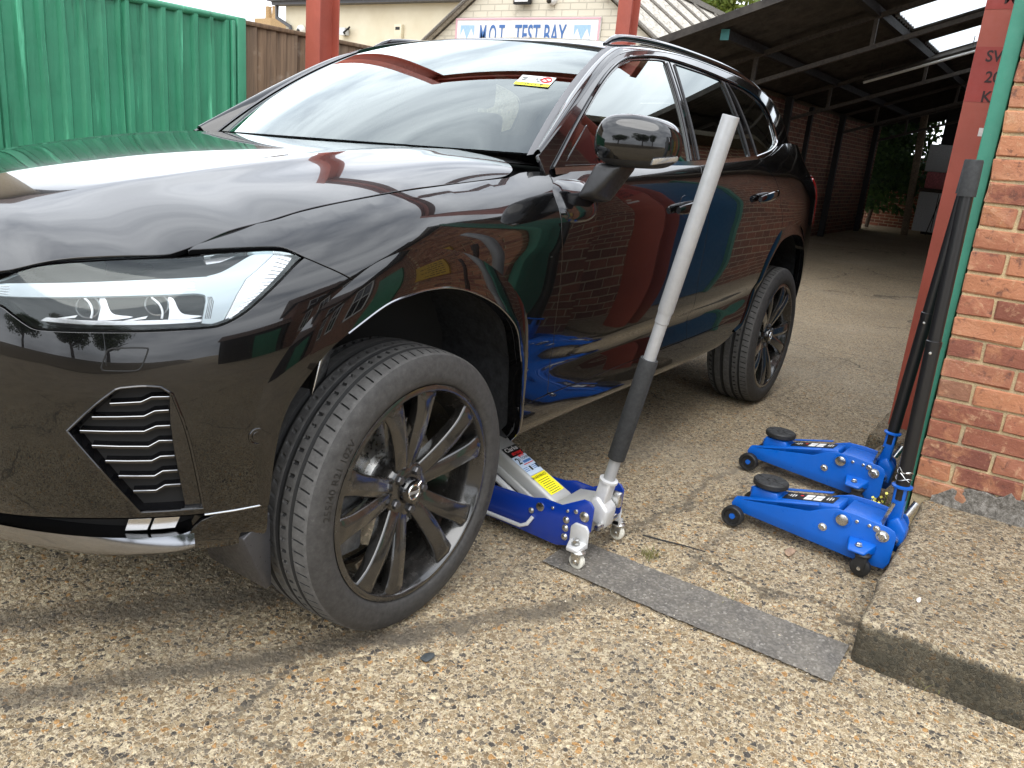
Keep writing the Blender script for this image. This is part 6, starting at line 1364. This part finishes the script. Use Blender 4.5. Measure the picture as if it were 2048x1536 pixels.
# labels on the arm top
ax=Vector((0,.335,.154)).normalized();nr=Vector((0,-.154,.335)).normalized();A0=Vector((0,-.175,.146))
def la(u,x,h): return A0+ax*u+Vector((x,0,0))+nr*h
ex,ey=Vector((1,0,0)),ax
l1=quad_on(la(.075,0,.0012),ex,ey,.078,.092,'warning_label','label_yellow',S);l1.location=(0,0,0)
text_on('WARNING!',.0155,la(.109,-.006,.002),ex,ey,'label_heading','ink',l1,bold=.01).location=(0,0,0)
for i in range(8): quad_on(la(.094-i*.0085,-.002,.0018),ex,ey,.060-.006*(i%3),.0022,'print_line','ink',l1).location=(0,0,0)
l2=quad_on(la(.168,0,.0012),ex,ey,.078,.088,'capacity_label','label_pale',S);l2.location=(0,0,0)
text_on('2',.040,la(.190,-.024,.002),ex,ey,'capacity_figure','ink',l2,bold=.02).location=(0,0,0);text_on('.5 TONNE',.0145,la(.196,.014,.002),ex,ey,'capacity_text','ink',l2,bold=.01).location=(0,0,0)
quad_on(la(.182,.014,.0018),ex,ey,.044,.010,'blue_panel','ink_blue',l2).location=(0,0,0);quad_on(la(.171,.010,.0018),ex,ey,.052,.0035,'red_line','ink_red',l2).location=(0,0,0)
for x in(-.026,.020):
    for i in range(3): quad_on(la(.158-i*.007,x,.0018),ex,ey,.024,.0025,'print_line','ink_blue',l2).location=(0,0,0)
for x in(-.002,.034): quad_on(la(.150,x,.0018),ex,ey,.010,.020,'print_block','ink',l2).location=(0,0,0)
l3=quad_on(la(.236,0,.0012),ex,ey,.078,.046,'maker_label','label_black',S);l3.location=(0,0,0)
text_on('Clarke',.026,la(.246,0,.002),ex,ey,'maker_name','sign_white',l3,sx=.95,bold=.01).location=(0,0,0)
simple('label_red',(.72,.03,.03),.4);text_on('strong',.021,la(.226,.006,.002),ex,ey,'maker_series','label_red',l3,bold=.03).location=(0,0,0);text_on('arm',.019,la(.211,.012,.002),ex,ey,'maker_series','label_red',l3,bold=.04).location=(0,0,0)
# hardware
for s in(-1,1):
    x=s*.1022
    bolt((x,-.150,.140),(s,0,0),.0145,.004,S,False,'satin_silver',False);bolt((x,-.118,.116),(s,0,0),.0075,.006,S,False)
    bolt((x,-.196,.152),(s,0,0),.005,.004,S,False,washer=False);bolt((x,-.250,.160),(s,0,0),.005,.004,S,False,washer=False);bolt((x,-.280,.168),(s,0,0),.007,.005,S,False,washer=False);bolt((x,-.310,.160),(s,0,0),.0125,.007,S,False)
    for z in(.128,.100,.070): bolt((x,-.248-.0*z,z),(s,0,0),.0085,.007,S,False)
    br=MB();br.prism([(-.335,.060),(-.335,.118),(-.325,.135),(-.285,.135),(-.270,.118),(-.270,.060)],0,x,x+s*.010);br.add([(x,-.335,.082),(x+s*.052,-.325,.070),(x+s*.052,-.285,.070),(x,-.270,.082),(x,-.335,.060),(x+s*.052,-.325,.056),(x+s*.052,-.285,.056),(x,-.270,.060)],[(0,1,2,3),(4,7,6,5),(0,4,5,1),(1,5,6,2),(2,6,7,3),(3,7,4,0)]);br.obj('caster_bracket','alu',S,bev=.004,loc=(0,0,0))
    bolt((x+s*.028,-.305,.078),(0,0,1),.010,.016,S);caster((x+s*.030,-.318,.025),.0245,.019,S,'caster_white','zinc',.056)
    q=MB();q.lathe((s*.085,.225,.035),(s,0,0),[(-.015,.008),(-.015,.033),(.015,.033),(.015,.008)],24);q.obj('front_wheel','rubber_black',S,smooth=True,loc=(0,0,0))
    MB().tube([(s*.106,-.128,.098),(s*.122,-.118,.075),(s*.124,-.095,.062),(s*.124,.05,.062),(s*.122,.08,.072),(s*.106,.09,.09)],.0065,8).obj('carry_bar','alu',S,smooth=True,loc=(0,0,0))
base=Vector((0,-.305,.150));tip=Vector((0,-.537,1.353));d=(tip-base).normalized();Ln=(tip-base).length
sk=MB();sk.prism([(-.026,-.020),(.026,-.020),(.022,.022),(-.022,.022)],2,-.01,.110);M4=Matrix.Translation(base)@Vector((0,0,1)).rotation_difference(d).to_matrix().to_4x4();sk.v=[tuple(M4@Vector(p)) for p in sk.v];sk.obj('handle_socket','alu',S,bev=.006,loc=(0,0,0))
MB().lathe(base+d*.100,d,[(0,.022),(.004,.030),(.012,.030),(.014,.0185)],24).obj('socket_collar','alu',S,smooth=True,loc=(0,0,0))
yk=MB();yk.prism([(-.345,.10),(-.285,.12),(-.285,.19),(-.31,.205),(-.352,.165)],0,-.034,.034);yk.obj('socket_yoke','alu',S,bev=.010,loc=(0,0,0));MB().box(.036,.060,-.355,-.315,.155,.205,.006).obj('release_valve','zinc',S,smooth=True,loc=(0,0,0));MB().cyl((-.06,-.335,.115),(.06,-.335,.115),.010,n=10).obj('cross_pin','zinc',S,smooth=True,loc=(0,0,0))
z2=lambda z:base+d*((z-base.z)/d.z)
MB().cyl(z2(.24),z2(.80),.0185,n=28).obj('handle_lower','handle_grey',S,smooth=True,loc=(0,0,0))
MB().lathe(z2(.335),d,[(0,.0186),(0,.0265),(.003,.0275),(.330,.0275),(.338,.026),(.338,.0186)],28).obj('foam_sleeve','foam_black',S,smooth=True,loc=(0,0,0))
MB().lathe(z2(.778),d,[(0,.0186),(.002,.0205),(.030,.0205),(.035,.0215),(.040,.0230),((z2(1.353)-z2(.778)).length-.003,.0230),((z2(1.353)-z2(.778)).length,.0222),((z2(1.353)-z2(.778)).length,.0001)],28).obj('handle_upper','handle_grey',S,smooth=True,loc=(0,0,0))
# ---------------------------------------------------------------- small things on the ground
def tuft(name,label,cat,x,y,n,h,spread,mat,seed,group=None):
    T=thing(name,label,cat,(x,y,0),group);g=np.random.default_rng(seed);V=[];F=[]
    for i in range(n):
        px,py=x+g.normal(0,spread),y+g.normal(0,spread*.6);a=g.uniform(0,2*math.pi);hh=h*g.uniform(.4,1);ln=hh*g.uniform(.3,1.1);w=.0013;dx,dy=math.cos(a),math.sin(a);q=len(V)
        for k in range(4):
            u=k/3;cx,cy,cz=px+dx*ln*u*u,py+dy*ln*u*u,.002+hh*u*(1-.35*u);V+=[(cx-dy*w*(1-u*.9),cy+dx*w*(1-u*.9),cz),(cx+dy*w*(1-u*.9),cy-dx*w*(1-u*.9),cz)]
        F+=[(q+2*k,q+2*k+1,q+2*k+3,q+2*k+2) for k in range(3)]
    mk('blades',V,F,mat,T)
tuft('grass_tuft','small dry grass tuft growing from the edge of the dark gutter strip','grass',.790,-1.262,90,.045,.022,'grass',3)
tuft('grass_tuft','flattened blades of grass in the joint of the gutter strip by the slab','grass',.735,-1.545,26,.018,.03,'grass',4)
tuft('grass_tuft','sparse grass growing at the foot of the concrete slab','grass',.655,-2.10,14,.04,.03,'grass',6)
wd=thing('weed','yellow flowered weed growing between the two blue jacks','weed',(1.48,-1.80,0));b=MB();g=np.random.default_rng(8);V=[];F=[]
for i in range(9):
    a=g.uniform(0,6.28);r=g.uniform(.02,.07);hh=g.uniform(.10,.20);p=[(1.48,-1.80,0),(1.48+math.cos(a)*r*.4,-1.80+math.sin(a)*r*.4,hh*.6),(1.48+math.cos(a)*r,-1.80+math.sin(a)*r,hh)];b.tube(p,.0018,5)
    for k in range(5):
        c=np.array(p[2])+g.normal(0,.008,3);q=len(V);e=g.normal(size=3);e/=np.linalg.norm(e);f_=np.cross(e,g.normal(size=3));f_/=np.linalg.norm(f_);V+=[c-e*.006,c+f_*.006,c+e*.006,c-f_*.006];F.append((q,q+1,q+2,q+3))
b.obj('stem','leaf',wd,smooth=True);simple('petal',(.62,.58,.10),.6);mk('flower',V,F,'petal',wd)
tw=thing('twig','thin dark stick lying on the concrete beyond the silver jack','twig',(.93,-1.28,0));MB().tube([(.905,-1.175,.004),(.915,-1.24,.005),(.935,-1.31,.004),(.945,-1.384,.005)],[.003,.003,.0025,.0015],6).obj('stick','dark_steel',tw,smooth=True)
def pebble(label,x,y,sx,sy,sz,mat,seed):
    g=np.random.default_rng(seed);bm=bmesh.new();bmesh.ops.create_icosphere(bm,subdivisions=2,radius=1)
    for q in bm.verts:
        k=1+.28*mnoise.noise(q.co*1.3+Vector((seed,0,0)));q.co=Vector((q.co.x*sx*k,q.co.y*sy*k,q.co.z*sz*k))
    me=bpy.data.meshes.new('stone');bm.to_mesh(me);bm.free();me.materials.append(M[mat]);o=bpy.data.objects.new('stone',me);C.objects.link(o);o.location=(x,y,sz*.5);return tag(o,label,'stone')
simple('slate',(.045,.052,.055),.6,wear=.3);simple('tan_stone',(.30,.20,.13),.8,wear=.3)
pebble('flat dark slate chip on the concrete in front of the wheel',-.09,-1.072,.022,.014,.005,'slate',3)
pebble('pale brown flat stone beneath the side of a blue jack',1.16,-1.60,.035,.016,.006,'tan_stone',5)
pebble('small grey chip lying on the top of the concrete slab',.86,-2.02,.016,.006,.004,'label_white',9)
for o in bpy.data.objects:
    if o.name.startswith('stone') and o.location.x>.8 and o.location.y<-1.9: o.location.z=.134

# loose grit swept over the yard
g=np.random.default_rng(31);V=[];F=[]
for i in range(1500):
    x,y=g.uniform(-1.0,3.2),g.uniform(-1.85,.2)
    if g.random()<.5: x,y=.5+g.normal(0,.35),-1.45+g.normal(0,.35)
    if y<-1.88 and x>.62: continue
    r=g.uniform(.0012,.0036)*(1.3 if g.random()<.1 else 1);q=len(V);o=[(1,0,0),(0,1,0),(-1,0,0),(0,-1,0),(0,0,.8),(0,0,-.6)]
    for d in o: V.append((x+d[0]*r*g.uniform(.6,1.3),y+d[1]*r*g.uniform(.6,1.3),.0005+r*.4+d[2]*r))
    F+=[(q,q+1,q+4),(q+1,q+2,q+4),(q+2,q+3,q+4),(q+3,q,q+4)]
t=NT('grit');ge=t.n('NewGeometry');t.base(t.ramp(ge.outputs['Random Per Island'],(0,(.10,.08,.06)),(.5,(.32,.26,.18)),(1,(.62,.56,.45))));t.set(Roughness=.9);M['grit']=t.m
gr_=mk('loose_grit',V,F,'grit');gr_['kind']='stuff';gr_['label']='loose grit and small stones scattered over the concrete';gr_['category']='grit'
